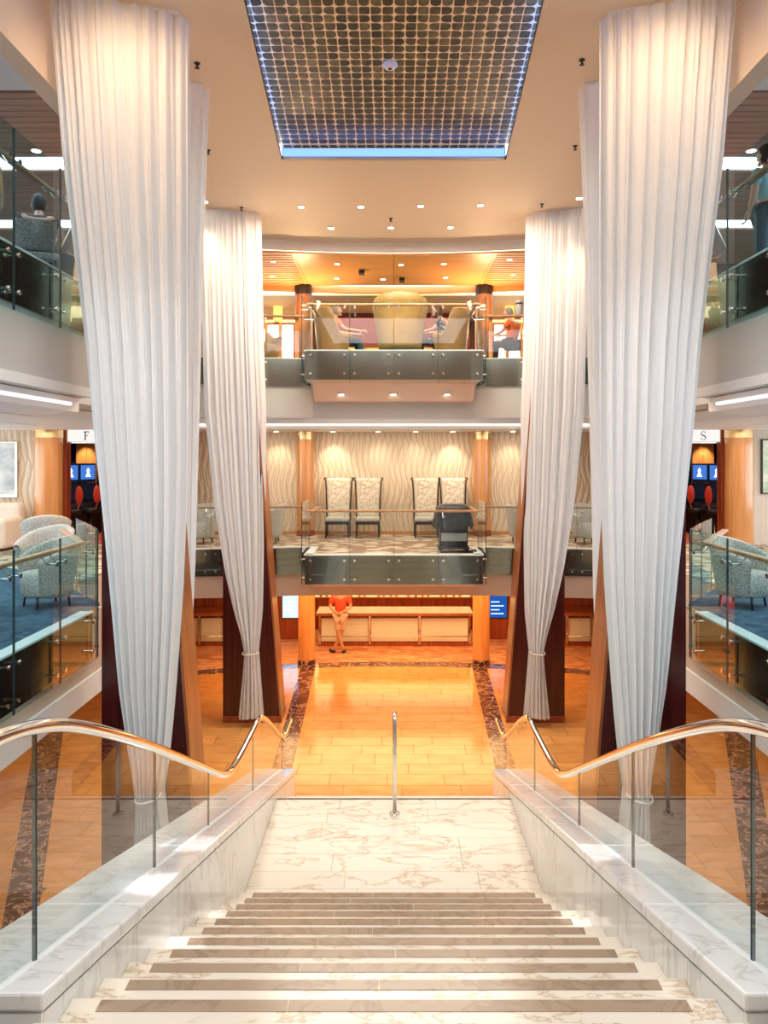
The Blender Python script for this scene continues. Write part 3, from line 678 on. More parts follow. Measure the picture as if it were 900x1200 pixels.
def curtain(s, y0, tab, ztie, zbot, label, seed, folds=8, top=ZC-.03, amp=.075, wrap=0, edgew=None):
    """tab: z -> (x outer, x inner) of the sheet, mirrored by s"""
    r = random.Random(seed); ph = [r.uniform(0, 6.28) for _ in range(8)]
    loc = (s*2.6, y0, zbot)
    t = thing('curtain', label, 'curtain', loc)
    k0 = lerp
    zs = sorted(set([zbot, zbot+.05]+[ztie+d for d in (-.5, -.25, -.12, -.06, -.025, 0, .025, .06, .12, .25, .5, .8)]+[zbot+(top-zbot)*k/46 for k in range(47)]+[top]))
    zs = [z for z in zs if zbot <= z <= top]
    NU = 300
    T0 = [(z, a) for z, a, b in tab]; T1 = [(z, b) for z, a, b in tab]
    wtop = tab[-1][2]-tab[-1][1]
    def pt(u, z):
        xo, xi = lerp(T0, z), lerp(T1, z); c = (xo+xi)/2; w = (xi-xo)/2
        v = 2*u-1
        tight = 1-min(1, abs(w)*2/abs(wtop))           # 0 at the top, near 1 at the tie
        warp = v+.03*math.sin(5*v+ph[0])+.02*math.sin(11*v+ph[1])
        A = amp*(.50+1.0*tight)
        fold = math.sin(folds*math.pi*warp+ph[2]+.5*math.sin(z*.7+ph[4]))
        fold = fold*(.7+.3*math.sin(4*warp+ph[5]))+.35*math.sin(folds*2.1*math.pi*warp+ph[3]+.3*z)
        hi = max(0, min(1, (z-zbot)/(top-zbot)))
        fine = (.004+.004*hi*hi)*math.sin(folds*3.1*math.pi*warp+ph[6]+.4*math.sin(z))+.004*hi**3*math.sin(folds*5*math.pi*warp+ph[7])
        edge = (1-abs(v)**3)
        yy = y0-fold*A-fine-(.10+.06*tight)*edge+wrap*(abs(v)**7)*(1-tight)+.20*v*(1-tight)
        if z > top-.5: yy = yy*1.0
        xx = c+w*(v*(1-.04*tight)+.0)+.012*(1-tight)*math.cos(folds*math.pi*warp+ph[2])
        return xx, yy
    mb = MB(); mb.grid(lambda u, v: (0, 0, 0), 1, 1); mb = MB(); vs = []; fs = []
    for z in zs:
        for i in range(NU+1):
            x, y = pt(i/NU, z); vs.append((s*x, y, z))
    W_ = NU+1
    for j in range(len(zs)-1):
        for i in range(NU): fs.append((j*W_+i, j*W_+i+1, (j+1)*W_+i+1, (j+1)*W_+i))
    mb.add(vs, fs); mb.build('fabric', M_curtain, t, smooth=True)
    xo, xi = lerp(T0, ztie), lerp(T1, ztie); c = (xo+xi)/2; w = abs(xi-xo)/2+.012
    pts = [(s*(c+w*math.cos(a)), y0-.11+(.155)*math.sin(a), ztie+.006*math.sin(2*a)) for a in [2*math.pi*k/28 for k in range(29)]]
    MB().tube(pts, .010, 8).build('tieback', M_cord, t, smooth=True)
    a, b = sorted((s*tab[-1][1]*1.0, s*tab[-1][2]))
    MB().bar((s*(tab[-1][1]-.06), y0-.12, ZC-.015), (s*(tab[-1][2]+.06), y0+.10, ZC-.015), .04, .03).build('track', M_white, t)
def tabl(rows, d):   # rows: (py, px left edge, px right edge) of the left-hand curtain
    out = [(Z(py, d), abs(X(a, d)), abs(X(b, d))) for py, a, b in rows]
    return sorted(out)
front = [(20, 66, 212), (200, 80, 213), (400, 103, 213), (520, 113, 213), (600, 121, 212), (700, 131, 208), (800, 141, 201), (850, 149, 197), (900, 158, 192), (931, 163, 187), (960, 162, 190), (1035, 158, 196)]
rear = [(250, 235, 303), (400, 239, 306), (480, 241, 309), (591, 252, 309), (632, 258, 309), (670, 264, 308), (717, 274, 307), (745, 282, 304), (764, 286, 302), (790, 284, 304), (840, 279, 308)]
back = [(105, 120, 243), (300, 135, 237), (600, 160, 231), (690, 170, 229), (840, 190, 222), (890, 195, 215), (960, 190, 222)]
for s in (-1, 1):
    side = 'left' if s < 0 else 'right'
    slab(s, 7.75, 8.25, side, 'front'); slab(s, 13.3-.05, 13.95-.2, side, 'rear')
    curtain(s, 7.15, tabl(front, 7.08), Z(931, 7.08), .25, 'large front %s sheer white curtain gathered by a cord near the floor' % side, 11+s)
    curtain(s, 8.55, tabl(back, 8.6), Z(890, 8.6), .6, 'sheer curtain hanging behind the front %s pylon, mostly hidden' % side, 31+s, folds=6)
    curtain(s, 13.15, tabl(rear, 13.1), Z(764, 13.1), Z(842, 13.1)+.02, 'smaller rear %s sheer curtain tied above its flared hem' % side, 51+s, folds=6, amp=.045)
# ---------------------------------------------------------------- chair builders
def tub(t, m, w, d, h0, hback, hfront, taper=.85, thick=.07, arc=150, top_curve=1.0, flare=0, nu=30, name='backrest', step=None):
    """curved shell open to +y (local), from h0 to a top that falls from the back to the front"""
    mb = MB(); vs = []; rows = 8
    def P(a, k, inn):
        ang = math.radians(a); hh = hback+(hfront-hback)*(abs(a)/arc)**(1.6*top_curve)
        if step: q = max(0, min(1, (abs(a)-step[0])/(step[1]-step[0]))); hh = hback-.05*(a/step[0])**2*(1-q)+(hfront-hback)*q*q*(3-2*q)
        z = h0+(hh-h0)*k; f = taper+(1-taper)*k+flare*k*k; th = thick*inn
        return ((w/2*f-th)*math.sin(ang), -(d/2*f-th)*math.cos(ang), z)
    A = [-arc+2*arc*i/nu for i in range(nu+1)]
    for a in A:
        prof = [P(a, j/rows, 0) for j in range(rows+1)]+[tuple((p+q)/2+(0, 0, thick*.35)[i] for i, (p, q) in enumerate(zip(P(a, 1, 0), P(a, 1, 1))))]+[P(a, j/rows, 1) for j in range(rows, -1, -1)]
        vs.append(prof)
    n = len(vs[0]); flat = [p for pr_ in vs for p in pr_]
    fs = [(i*n+j, i*n+j+1, (i+1)*n+j+1, (i+1)*n+j) for i in range(nu) for j in range(n-1)]
    fs += [(i*n+n-1, i*n, (i+1)*n, (i+1)*n+n-1) for i in range(nu)]
    fs += [tuple(range(n)), tuple(range(nu*n, (nu+1)*n))[::-1]]
    mb.add(flat, fs); return mb.build(name, m, t, smooth=True, local=True)
def seat_cushion(t, m, w, d, z0, z1):
    MB().lathe([(.9, z0), (1, z0+.03), (1, z1-.03), (.93, z1), (.3, z1+.012)], n=28, sx=w/2, sy=d/2).build('seat', m, t, local=True, smooth=True)
def legs4(t, m, w, d, h, r=.018):
    for sx in (-1, 1):
        for sy in (-1, 1): MB().tube([(sx*w/2, sy*d/2, 0), (sx*w/2*.92, sy*d/2*.92, h)], [r*.7, r], 8).build('leg', m, t, local=True, smooth=True)
def armchair(label, loc, rz, m=M_weave, w=.80, group=None, h=.80):
    t = thing('armchair', label, 'armchair', loc, rz, group)
    tub(t, m, w, w*.95, .14, h, .56, .74, .08, 128); seat_cushion(t, m, w*.70, w*.72, .14, .42); legs4(t, M_black, w*.48, w*.48, .15); return t
a0 = armchair('pale woven tub armchair pressed against the left middle gallery glass, nearest the camera', (-4.42, 7.35, ZM+.008), -1.3)
dup(a0, (-4.16, 8.9, ZM+.008), 2.4, 'pale woven tub armchair behind the farther glass panel of the left middle gallery')
dup(a0, (-5.3, 8.1, ZM+.008), 1.2, 'woven armchair on blue carpet behind the near one on the left middle gallery')
dup(a0, (-4.85, 10.3, ZM+.008), 2.8, 'woven armchair at the far end of the left middle gallery beside the curtain')
dup(a0, (-5.9, 12.6, ZM+.008), .5, 'rounded pale armchair in front of the left gallery column')
dup(a0, (4.42, 7.3, ZM+.008), 1.3, 'pale woven tub armchair nearest the camera on the right middle gallery')
dup(a0, (4.18, 8.9, ZM+.008), -2.4, 'pale woven tub armchair behind the farther glass panel of the right middle gallery')
dup(a0, (5.4, 8.2, ZM+.008), -1.2, 'woven armchair behind the near one on the right middle gallery')
dup(a0, (-4.0, 15.3, ZM), 2.9, 'dark shaded tub chair between the two left curtains on the middle deck')
dup(a0, (4.0, 15.3, ZM), -2.9, 'tub chair between the two right curtains on the middle deck')
dup(a0, (-2.62, 15.5, ZM), 1.6, 'tub chair at the left wing rail beside the rear left pylon')
dup(a0, (2.7, 15.5, ZM), -1.6, 'tub chair at the right wing rail beside the rear right pylon')
def round_table(label, loc):
    t = thing('side_table', label, 'table', loc)
    MB().lathe([(.28, .50), (.30, .505), (.30, .525), (.28, .53)], n=28).build('tabletop', M_black, t, local=True)
    MB().lathe([(.17, 0), (.17, .015), (.025, .03), (.025, .5)], n=18).build('pedestal', M_steel, t, local=True, smooth=True)
round_table('small round black side table between armchairs on the right middle gallery', (4.85, 8.15, ZM+.008))
round_table('small round black side table between armchairs on the left middle gallery', (-4.75, 8.35, ZM+.008))
# sofa by left wall
t = thing('sofa', 'long pale leather sofa along the wavy left gallery wall', 'sofa', (-8.35, 14.3, ZM+.008))
MB().box(-1.1, 1.0, .25, .55, .05, .88).build('backrest', M_sofa, t, local=True, bevel=.08)
MB().box(-1.1, 1.0, -.35, .3, .05, .42).build('seat', M_sofa, t, local=True, bevel=.06)
MB().box(.8, 1.05, -.4, .4, .05, .62).build('arm', M_sofa, t, local=True, bevel=.07)
# tall damask chairs
def damask(label, loc, group):
    t = thing('high_back_chair', label, 'chair', loc)
    def back(u, v): x = (u-.5)*(.48+.06*v*v); return (x, .20+.10*v*v+.03*math.cos((u-.5)*3), .42+.88*v)
    MB().grid(back, 10, 12).build('backrest', M_damask, t, local=True, smooth=True, solid=.06)
    MB().box(-.26, .26, -.26, .22, .36, .45).build('seat', M_weave, t, local=True, bevel=.03)
    MB().box(-.265, .265, -.265, .225, .30, .36).build('seat_rail', M_black, t, local=True)
    for s in (-1, 1):
        MB().tube([(s*.25, -.24, 0), (s*.235, -.23, .33)], [.014, .02], 8).build('leg', M_black, t, local=True, smooth=True)
        MB().tube([(s*.26, .26, 0), (s*.25, .2, .33)], [.014, .02], 8).build('leg', M_black, t, local=True, smooth=True)
        pts = [(s*(.265+.035*(k/10)**2), .20+.11*(k/10)**2, .36+.90*k/10) for k in range(11)]
        pts += [(s*(.30+.03*math.sin(a)), .31, 1.285-.03*math.cos(a)+.0) for a in (0, .9, 1.8, 2.7, 3.6)]
        MB().tube(pts, .016, 8).build('scroll_post', M_black, t, local=True, smooth=True)
for px, nm in ((396, 'leftmost of the four tall damask chairs against the wavy wall'), (431, 'second from left of the four tall damask chairs'), (499.5, 'third from left of the four tall damask chairs, beside the covered cart'), (532, 'rightmost tall damask chair, partly behind the black covered cart')):
    damask(nm, (X(px, 16.6), 16.6, ZM), 'tall chairs')
# black covered cart
t = thing('covered_cart', 'wheeled cart under a black cloth cover standing behind the middle balcony rail', 'cart', (X(531, 14.05), 14.05, ZM))
def cover(u, v):
    a = 2*math.pi*u; f = 1-.0*v; wob = .03*math.sin(7*a)*(1-v)+.015*math.sin(13*a)*(1-v)
    w = .30+.05*(1-v)*1.3+wob; d = .22+.04*(1-v)+wob
    c, s_ = math.cos(a), math.sin(a); q = lambda x: math.copysign(abs(x)**.55, x)
    z = .46+.44*v**.8+.03*math.sin(5*a)*(1-v)
    if v > .85: k = (v-.85)/.15; w *= 1-.25*k; d *= 1-.25*k
    return (w*q(c), d*q(s_), z)
mb = MB().grid(cover, 48, 12); k = len(mb.v); mb.f.append(tuple(range(k-49, k-1))); mb.build('cover', M_blackcloth, t, local=True, smooth=True)
MB().box(-.26, .26, -.18, .20, .12, .50).build('cabinet', M_black, t, local=True, bevel=.01)
dr = MB().box(-.24, .24, -.20, -.18, .22, .37).build('drawer', base('grey_drawer', (.38, .40, .38), .4, .3), t, local=True, bevel=.004)
MB().box(-.06, .06, -.215, -.2, .29, .31).build('handle', M_steel, dr, local=True)
MB().box(-.29, .29, -.22, .24, .07, .12).build('base', M_black, t, local=True, bevel=.01)
for sx in (-1, 1):
    for sy in (-1, 1): MB().tube([(sx*.24-.02, sy*.18, .035), (sx*.24+.02, sy*.18, .035)], .035, 12).build('caster', M_black, t, local=True)
t = thing('foot_pedal', 'black foot pedal unit on the carpet right of the covered cart', 'pedal', (X(551, 13.95), 13.95, ZM))
MB().box(-.11, .12, -.08, .08, 0, .05).build('housing', M_black, t, local=True, bevel=.012)
MB().prism([(-.07, .05), (.07, .05), (.07, .075), (-.07, .055)], -.04, .04, 'x').build('pedal', M_steel, t, local=True)
# ---------------------------------------------------------------- gaming rooms either side
def letter(s, ch, parent, cx, cz, h, y):
    mb = MB()
    if ch == 'F':
        w = h*.6; t = h*.13
        mb.box(cx-w*.32, cx-w*.32+t, y-.012, y, cz-h/2, cz+h/2)
        mb.box(cx-w*.5, cx+w*.5, y-.012, y, cz+h/2-.035*h/.2*.6, cz+h/2)
        mb.box(cx-w*.2, cx+w*.22, y-.012, y, cz, cz+.05*h)
        mb.box(cx-w*.5, cx-w*.32+t+w*.15, y-.012, y, cz-h/2, cz-h/2+.05*h)
        mb.box(cx+w*.42, cx+w*.5, y-.012, y, cz+h*.28, cz+h/2); mb.box(cx+w*.18, cx+w*.24, y-.012, y, cz-.07*h, cz+.12*h)
    else:
        pts = []; n = 20
        for k in range(n+1):
            a = math.radians(40+230*k/n); pts.append((cx+h*.24*math.cos(a), cz+h*.25+h*.25*math.sin(a), a))
        for k in range(1, n+1):
            a = math.radians(90-230*k/n); pts.append((cx+h*.26*math.cos(a), cz-h*.25+h*.25*math.sin(a), a))
        for (p, q) in zip(pts, pts[1:]):
            f = 1-abs((p[1]-cz)/(h*.5)); mb.bar((p[0], y-.006, p[1]), (q[0], y-.006, q[1]), .012, h*(.045+.08*max(0, f)), (0, 1, 0) if False else (-(q[1]-p[1]), 0, q[0]-p[0]))
        mb.box(cx+.19*h, cx+.22*h, y-.012, y, cz+h*.22, cz+h*.46); mb.box(cx-.25*h, cx-.22*h, y-.012, y, cz-h*.46, cz-h*.2)
    mb.build('letter', base('sign_letter', (.03, .03, .035), .4), parent)
def slot(label, loc, rz):
    t = thing('slot_machine', label, 'slot machine', loc, rz)
    MB().prism([(.30, .0), (.30, 1.15), (-.02, 1.15), (-.08, .72), (-.30, .62), (-.26, 0)], -.24, .24, 'x').build('cabinet', M_black, t, local=True, bevel=.01)
    MB().box(-.25, .25, 0.0, .22, 1.16, 1.62).build('top_box', M_navy, t, local=True, bevel=.01)
    f = MB().box(-.21, .21, -.012, .0, 1.24, 1.58).build('screen', L_screen, t, local=True)
    MB().prism([(-.08, 1.30), (.08, 1.30), (.03, 1.40), (.05, 1.46), (0, 1.52), (-.05, 1.46), (-.03, 1.40)], -.02, -.013, 'y').build('screen_figure', L_screenw, f, local=True)
    MB().prism([(-.035, 1.11), (-.088, .76), (-.095, .76), (-.042, 1.11)], -.2, .2, 'x').build('screen', M_navy, t, local=True)
    MB().prism([(-.29, .625), (-.09, .715), (-.09, .73), (-.29, .64)], -.22, .22, 'x').build('button_deck', M_steel, t, local=True)
def stool(label, loc, rz):
    t = thing('gaming_stool', label, 'stool', loc, rz)
    MB().lathe([(.22, 0), (.22, .02), (.04, .05), (.03, .5)], n=18).build('pedestal', M_steel, t, local=True, smooth=True)
    MB().lathe([(.19, .5), (.21, .53), (.21, .58), (.15, .61)], n=18).build('seat', M_black, t, local=True, smooth=True)
    MB().sphere((0, -.21, .92), (.11, .045, .21), 18, 10).build('backrest', base('red_vinyl', (.70, .07, .04), .4), t, local=True, smooth=True)
    MB().tube([(0, -.15, .55), (0, -.22, .72)], .02, 8).build('back_stem', M_steel, t, local=True)
for s in (-1, 1):
    side = 'left' if s < 0 else 'right'
    xin = s*5.1
    # wall beyond the sofa / plain wall
    a, b = sorted((s*7.3, s*9.8))
    struct(MB().box(a, b, 15.2, 15.3, ZM, E+.6), 'wall_'+side, M_pattern if s < 0 else M_plainwall)
    a, b = sorted((s*7.0, s*7.3)); struct(MB().box(a, b, 15.15, 15.3, ZM, E+.6), 'trim_7', M_cream)
    a, b = sorted((s*6.70, s*6.82)); struct(MB().box(a, b, 15.2, 15.4, ZM, E+.6), 'trim_8', M_woodred)
    # gaming room shell
    a, b = sorted((s*5.1, s*9.0)); struct(MB().box(a, b, 19.5, 19.6, ZM, E+.6), 'wall_rear', M_navy)
    struct(MB().box(min(s*9.0, s*9.1), max(s*9.0, s*9.1), 15.3, 19.6, ZM, E+.6), 'wall_'+side, M_burg)
    struct(MB().box(min(s*5.0, s*5.1), max(s*5.0, s*5.1), 15.3, 19.6, ZM, E+.6), 'wall_'+side, M_burg)
    struct(MB().box(a, b, 15.3, 19.5, ZM, ZM+.012), 'floor', M_redcarpet)
    # lit wood panel at the back
    px0, px1 = ((88, 112) if s < 0 else (812, 838)); x0, x1 = X(px0, 19.3), X(px1, 19.3)
    t = thing('wall_panel', 'honey wood panel lit from above at the back of the %s gaming room' % side, 'wall panel', ((x0+x1)/2, 19.4, ZM))
    for i in range(2):
        MB().box(x0+(x1-x0)*i/2+.005, x0+(x1-x0)*(i+1)/2-.005, 19.36, 19.42, ZM+.6, E+.5).build('panel', M_wood, t)
    spot(((x0+x1)/2, 19.0, E+.45), 30, (1, .8, .5), 70, .7, (math.radians(25), 0, 0))
    # sign
    sx0, sx1 = ((X(80, 15.25), X(150, 15.25)) if s < 0 else (X(775, 15.25), X(843, 15.25)))
    t = thing('casino_sign', ('white lit sign over the %s gaming room entrance showing the letter ' % side)+('F' if s < 0 else 'S'), 'sign', ((sx0+sx1)/2, 15.25, Z(517, 15.25)))
    MB().box(sx0, sx1, 15.22, 15.32, Z(517.5, 15.25), Z(503.5, 15.25)).build('sign_face', L_sign, t)
    MB().box(sx0-.04, sx1+.04, 15.20, 15.33, Z(519.5, 15.25), Z(517.8, 15.25)).build('sign_frame', M_steel, t)
    lx = X(101, 15.2) if s < 0 else X(824.5, 15.2)
    letter(s, 'F' if s < 0 else 'S', t, lx, Z(510.5, 15.2), .175, 15.215)
    for i in range(3):
        px = ((96, 108, 120) if s < 0 else (829, 844, 818))[i]
        nm = ('first', 'second', 'third')[i]
        mx, my = s*(7.78-.20*i), 16.9+.50*i
        slot('%s slot machine with blue screen in the %s gaming room, counted from the entrance' % (nm, side), (mx, my, ZM+.012), s*-1.15)
        stool('%s stool with oval red back in the %s gaming room, counted from the entrance' % (nm, side), (mx-s*.56, my-.24, ZM+.012), s*-1.15)
t = thing('framed_picture', 'silver framed pale picture on the wavy left gallery wall', 'picture', (X(3, 15.1), 15.15, Z(585, 15.1)))
x0, x1, z0, z1 = X(-22, 15.1), X(19, 15.1), Z(583, 15.1), Z(517, 15.1)
MB().box(x0, x1, 15.14, 15.2, z0, z1).build('frame', M_steel, t, bevel=.01)
MB().box(x0+.04, x1-.05, 15.132, 15.14, z0+.05, z1-.03).build('print', tex('pale_print', 'noise', (.42, .48, .50), (.86, .86, .84), (1, 1, 2), 2.2, .4), t)
t = thing('framed_picture', 'green tinted picture in a thin dark frame on the right gallery wall', 'picture', (X(908, 15.1), 15.15, Z(578, 15.1)))
x0, x1, z0, z1 = X(894, 15.1), X(935, 15.1), Z(579, 15.1), Z(514.5, 15.1)
MB().box(x0, x1, 15.15, 15.2, z0, z1).build('frame', M_black, t)
MB().box(x0+.025, x1-.025, 15.142, 15.15, z0+.025, z1-.025).build('print', tex('green_print', 'noise', (.35, .55, .30), (.80, .85, .72), (1, 1, 1.5), 4, .4), t)
# ---------------------------------------------------------------- bar on the main deck
YBAR = 18.6
def bar(label, x0, x1, n):
    t = thing('bar_counter', label, 'bar', ((x0+x1)/2, YBAR, .006))
    MB().box(x0, x1, YBAR+.03, YBAR+.6, .006, .80).build('body', M_woodred, t)
    MB().box(x0-.03, x1+.03, YBAR-.02, YBAR+.03, .006, .10).build('plinth', M_woodred, t)
    w = (x1-x0)/n
    for i in range(n):
        MB().box(x0+w*i+.035, x0+w*(i+1)-.035, YBAR, YBAR+.03, .12, .70).build('frosted_panel', emit('bar_panel_glow', (.62, .56, .36), .30) if False else M_frost, t)
        for k in range(5):
            z = .12+.58*(k+.5)/5.5; MB().box(x0+w*i+.035, x0+w*(i+1)-.035, YBAR-.004, YBAR, z, z+.006).build('panel_rib', M_white, t)
    for i in range(n+1):
        MB().box(x0+w*i-.025, x0+w*i+.025, YBAR-.05, YBAR, .06, .78).build('post', M_steel, t)
    MB().box(x0-.08, x1+.08, YBAR-.22, YBAR+.62, .80, .87).build('bar_top', M_pyl, t, bevel=.01)
    MB().tube([(x0, YBAR-.16, .28), (x1, YBAR-.16, .28)], .014, 8).build('foot_rail', M_steel, t, smooth=True)
bar('long bar with three frosted front panels under a wood counter', X(375, YBAR), X(550, YBAR), 3)
bar('side bar seen between the two left curtains', X(205, YBAR), X(263, YBAR), 2)
bar('side bar seen between the two right curtains', X(664, YBAR), X(722, YBAR), 2)
# back bar
t = thing('back_bar', 'low red wood back bar cabinet behind the counter with glowing panel', 'cabinet', (0, 20.6, .006))
MB().box(-2.5, 2.5, 20.4, 20.9, .006, .86).build('cabinet', M_woodred, t)
MB().box(-2.5, 2.5, 20.38, 20.92, .86, .90).build('top', M_wood, t)
MB().box(-2.4, 2.4, 20.93, 20.97, .90, 1.9).build('glowing_panel', L_back, t)
for s in (-1, 1): struct(MB().box(min(s*2.25, s*5.6), max(s*2.25, s*5.6), 19.3, 19.4, .006, 2.0), 'wall_rear', M_woodred)
b0 = None
RB = random.Random(3)
kinds = ['dark', 'amber', 'clear']
for i in range(26):
    x = -2.2+i*.175+RB.uniform(-.03, .03)
    if i % 5 == 4: continue
    if b0 is None:
        b0 = thing('bottle', 'dark spirit bottle standing in the row on the back bar', 'bottle', (x, 20.6, .90), 0, 'bottles on the back bar')
        MB().lathe([(.036, 0), (.038, .02), (.038, .17), (.014, .23), (.014, .28)], n=12).build('body', M_greendk, b0, local=True, smooth=True)
        MB().lathe([(.016, .27), (.016, .30)], n=10).build('cap', M_black, b0, local=True)
    else:
        dup(b0, (x, 20.6, .90), 0, b0['label'], b0['group'])
for s in (-1, 1):
    side = 'left' if s < 0 else 'right'
    x0, x1 = (X(331, 19.2), X(352, 19.2)) if s < 0 else (X(574, 19.2), X(594, 19.2))
    t = thing('television', 'wall screen %s of the bar showing %s' % (side, 'a pale blue page' if s < 0 else 'a dark blue page with small bright lines'), 'television', ((x0+x1)/2, 19.27, Z(725, 19.2)))
    MB().box(x0-.02, x1+.02, 19.24, 19.3, Z(725, 19.2), Z(690, 19.2)).build('housing', M_black, t)
    sc = MB().box(x0, x1, 19.225, 19.24, Z(724, 19.2), Z(692, 19.2)).build('screen', L_tvl if s < 0 else L_tvd, t)
    ROOT[sc.name] = ROOT[t.name]
    for k in range(4):
        zz = Z(706+k*4.6, 19.2); w = (x1-x0)*(.75 if k % 2 else .5)
        MB().box(x0+.03, x0+.03+w, 19.219, 19.225, zz, zz+.02).build('text_line', L_screenw if s > 0 else emit('pale_line', (.7, .88, 1), 1.6), sc)
# ---------------------------------------------------------------- upper lounge
def wing(label, loc, rz, w=1.0, h=1.15, sc=1, m=M_tan, hf=.62):
    t = thing('wingback_chair', label, 'armchair', loc, rz)
    tub(t, m, w*.86, w*.82, .12, h, hf, .86, .10, 125, 1.3, .12, 40, step=(62, 98)); seat_cushion(t, m, w*.62, w*.60, .12, .44); legs4(t, M_black, w*.45, w*.45, .13); return t
wing('large tan leather wingback chair seen from behind, centre of the upper balcony', (X(469, 14.35)+.0, 14.5, ZU), 0, 1.12, 1.18, hf=.95)
wing('tan wingback chair on the upper balcony holding the man in orange', (X(391, 15.6), 15.8, ZU), -1.25, 1.0, 1.20)
wing('tan wingback chair on the upper balcony holding the dark haired woman', (X(527, 15.6), 15.8, ZU), 1.25, 1.0, 1.18)
wing('tan chair at the left wing of the upper deck, half hidden by the curtain', (X(309, 15.6), 15.7, ZU), -2.0, .85, .80)
struct(MB().box(-2.1, 2.1, 20.6, 20.75, ZU, E+4.0), 'wall_rear', M_burg)
for s in (-1, 1):
    side = 'left' if s < 0 else 'right'
    t = thing('window_screen', 'glowing window screen with wood mullions on the %s of the upper lounge' % side, 'screen', (s*3.2, 19.6, ZU))
    MB().box(*sorted((s*2.55, s*5.0)), 19.62, 19.66, ZU, ZU+1.62).build('frame', M_woodred, t)
    for i in range(6):
        x = s*(2.66+.38*i); a, b = sorted((x, x+s*.28)); MB().box(a, b, 19.59, 19.62, ZU+.5, ZU+1.55).build('pane', L_win, t)
        MB().box(*sorted((x+s*.29, x+s*.36)), 19.54, 19.62, ZU, ZU+1.6).build('mullion', M_wood, t)
    struct(MB().box(*sorted((s*2.3, s*8)), 20.9, 21, ZU, E+4.0), 'wall_rear', M_cream)
    t = thing('lamp', 'cylindrical gold lamp on top of the %s window screen' % side, 'lamp', (X(325.5, 19.6) if s < 0 else X(597.5, 19.6), 19.64, ZU+1.62))
    MB().lathe([(.11, .03), (.12, .04), (.12, .42), (.11, .42)], n=20).build('lamp_shade', L_lamp, t, local=True, smooth=False)
    MB().lathe([(.09, 0), (.09, .03), (.02, .035)], n=16).build('base', M_gold, t, local=True)
def pillow(label, loc, rz, col, name):
    m = base(name, col, .8); o = MB()
    def P(u, v):
        a = 2*u-1; b = 2*v-1; return (a*.24, 0, b*.2+.2)
    for sgn in (-1, 1):
        o.grid(lambda u, v: ((2*u-1)*.24, sgn*.09*(1-(2*u-1)**4)*(1-(2*v-1)**4), (2*v-1)*.19+.19), 10, 10)
    q = o.build('pillow', m, None, smooth=True); q.location = loc; q.rotation_euler = (0, .12, rz); tag(q, label, 'pillow')
t = thing('sofa', 'olive sofa against the burgundy wall of the upper lounge', 'sofa', (0, 19.6, ZU))
MB().box(-1.6, 1.7, .3, .6, 0, 1.0).build('backrest', base('olive_fabric', (.38, .30, .06), .7), t, local=True, bevel=.06)
MB().box(-1.6, 1.7, -.3, .32, 0, .55).build('seat', MATS['olive_fabric'], t, local=True, bevel=.05)
pillow('yellow pillow on the left of the olive sofa', (X(411, 19.5), 19.66, ZU+.98-.4), .2, (.62, .46, .05), 'yellow_fabric')
pillow('green pillow in the middle of the olive sofa', (X(436, 19.5), 19.64, ZU+.55), -.2, (.30, .36, .05), 'green_fabric')
pillow('gold pillow on the right of the olive sofa', (X(492, 19.5), 19.66, ZU+.56), .15, (.60, .36, .06), 'gold_fabric')
t = thing('bag', 'pale grey rolled bag on the right wing rail ledge of the upper deck', 'bag', (X(607.5, 14.85), 14.78, ZU+.885))
MB().lathe([(.05, 0), (.07, .02), (.075, .15), (.07, .28), (.04, .31)], n=16).build('body', base('grey_bag', (.45, .44, .42), .7), t, local=True, smooth=True)
MB().lathe([(.077, .22), (.077, .25)], n=16).build('strap', M_black, t, local=True)
t = thing('box', 'dark red and black box beside the grey bag on the rail ledge', 'box', (X(617, 14.85), 14.78, ZU+.885))
MB().box(-.07, .07, -.06, .06, 0, .24).build('body', M_black, t, local=True, bevel=.01)
MB().box(-.071, .071, -.061, .061, .24, .32).build('lid', base('red_box', (.3, .03, .03), .5), t, local=True, bevel=.01)
t = thing('ledge_table', 'narrow wooden ledge shelf on the right wing of the upper deck', 'shelf', (2.6, 14.8, ZU))
MB().box(2.2, 3.0, 14.68, 14.90, ZU+.865, ZU+.885).build('shelf_board', M_rail, t)
MB().tube([(2.75, 14.85, ZU), (2.75, 14.85, ZU+.865)], .02, 8).build('leg', M_steel, t)
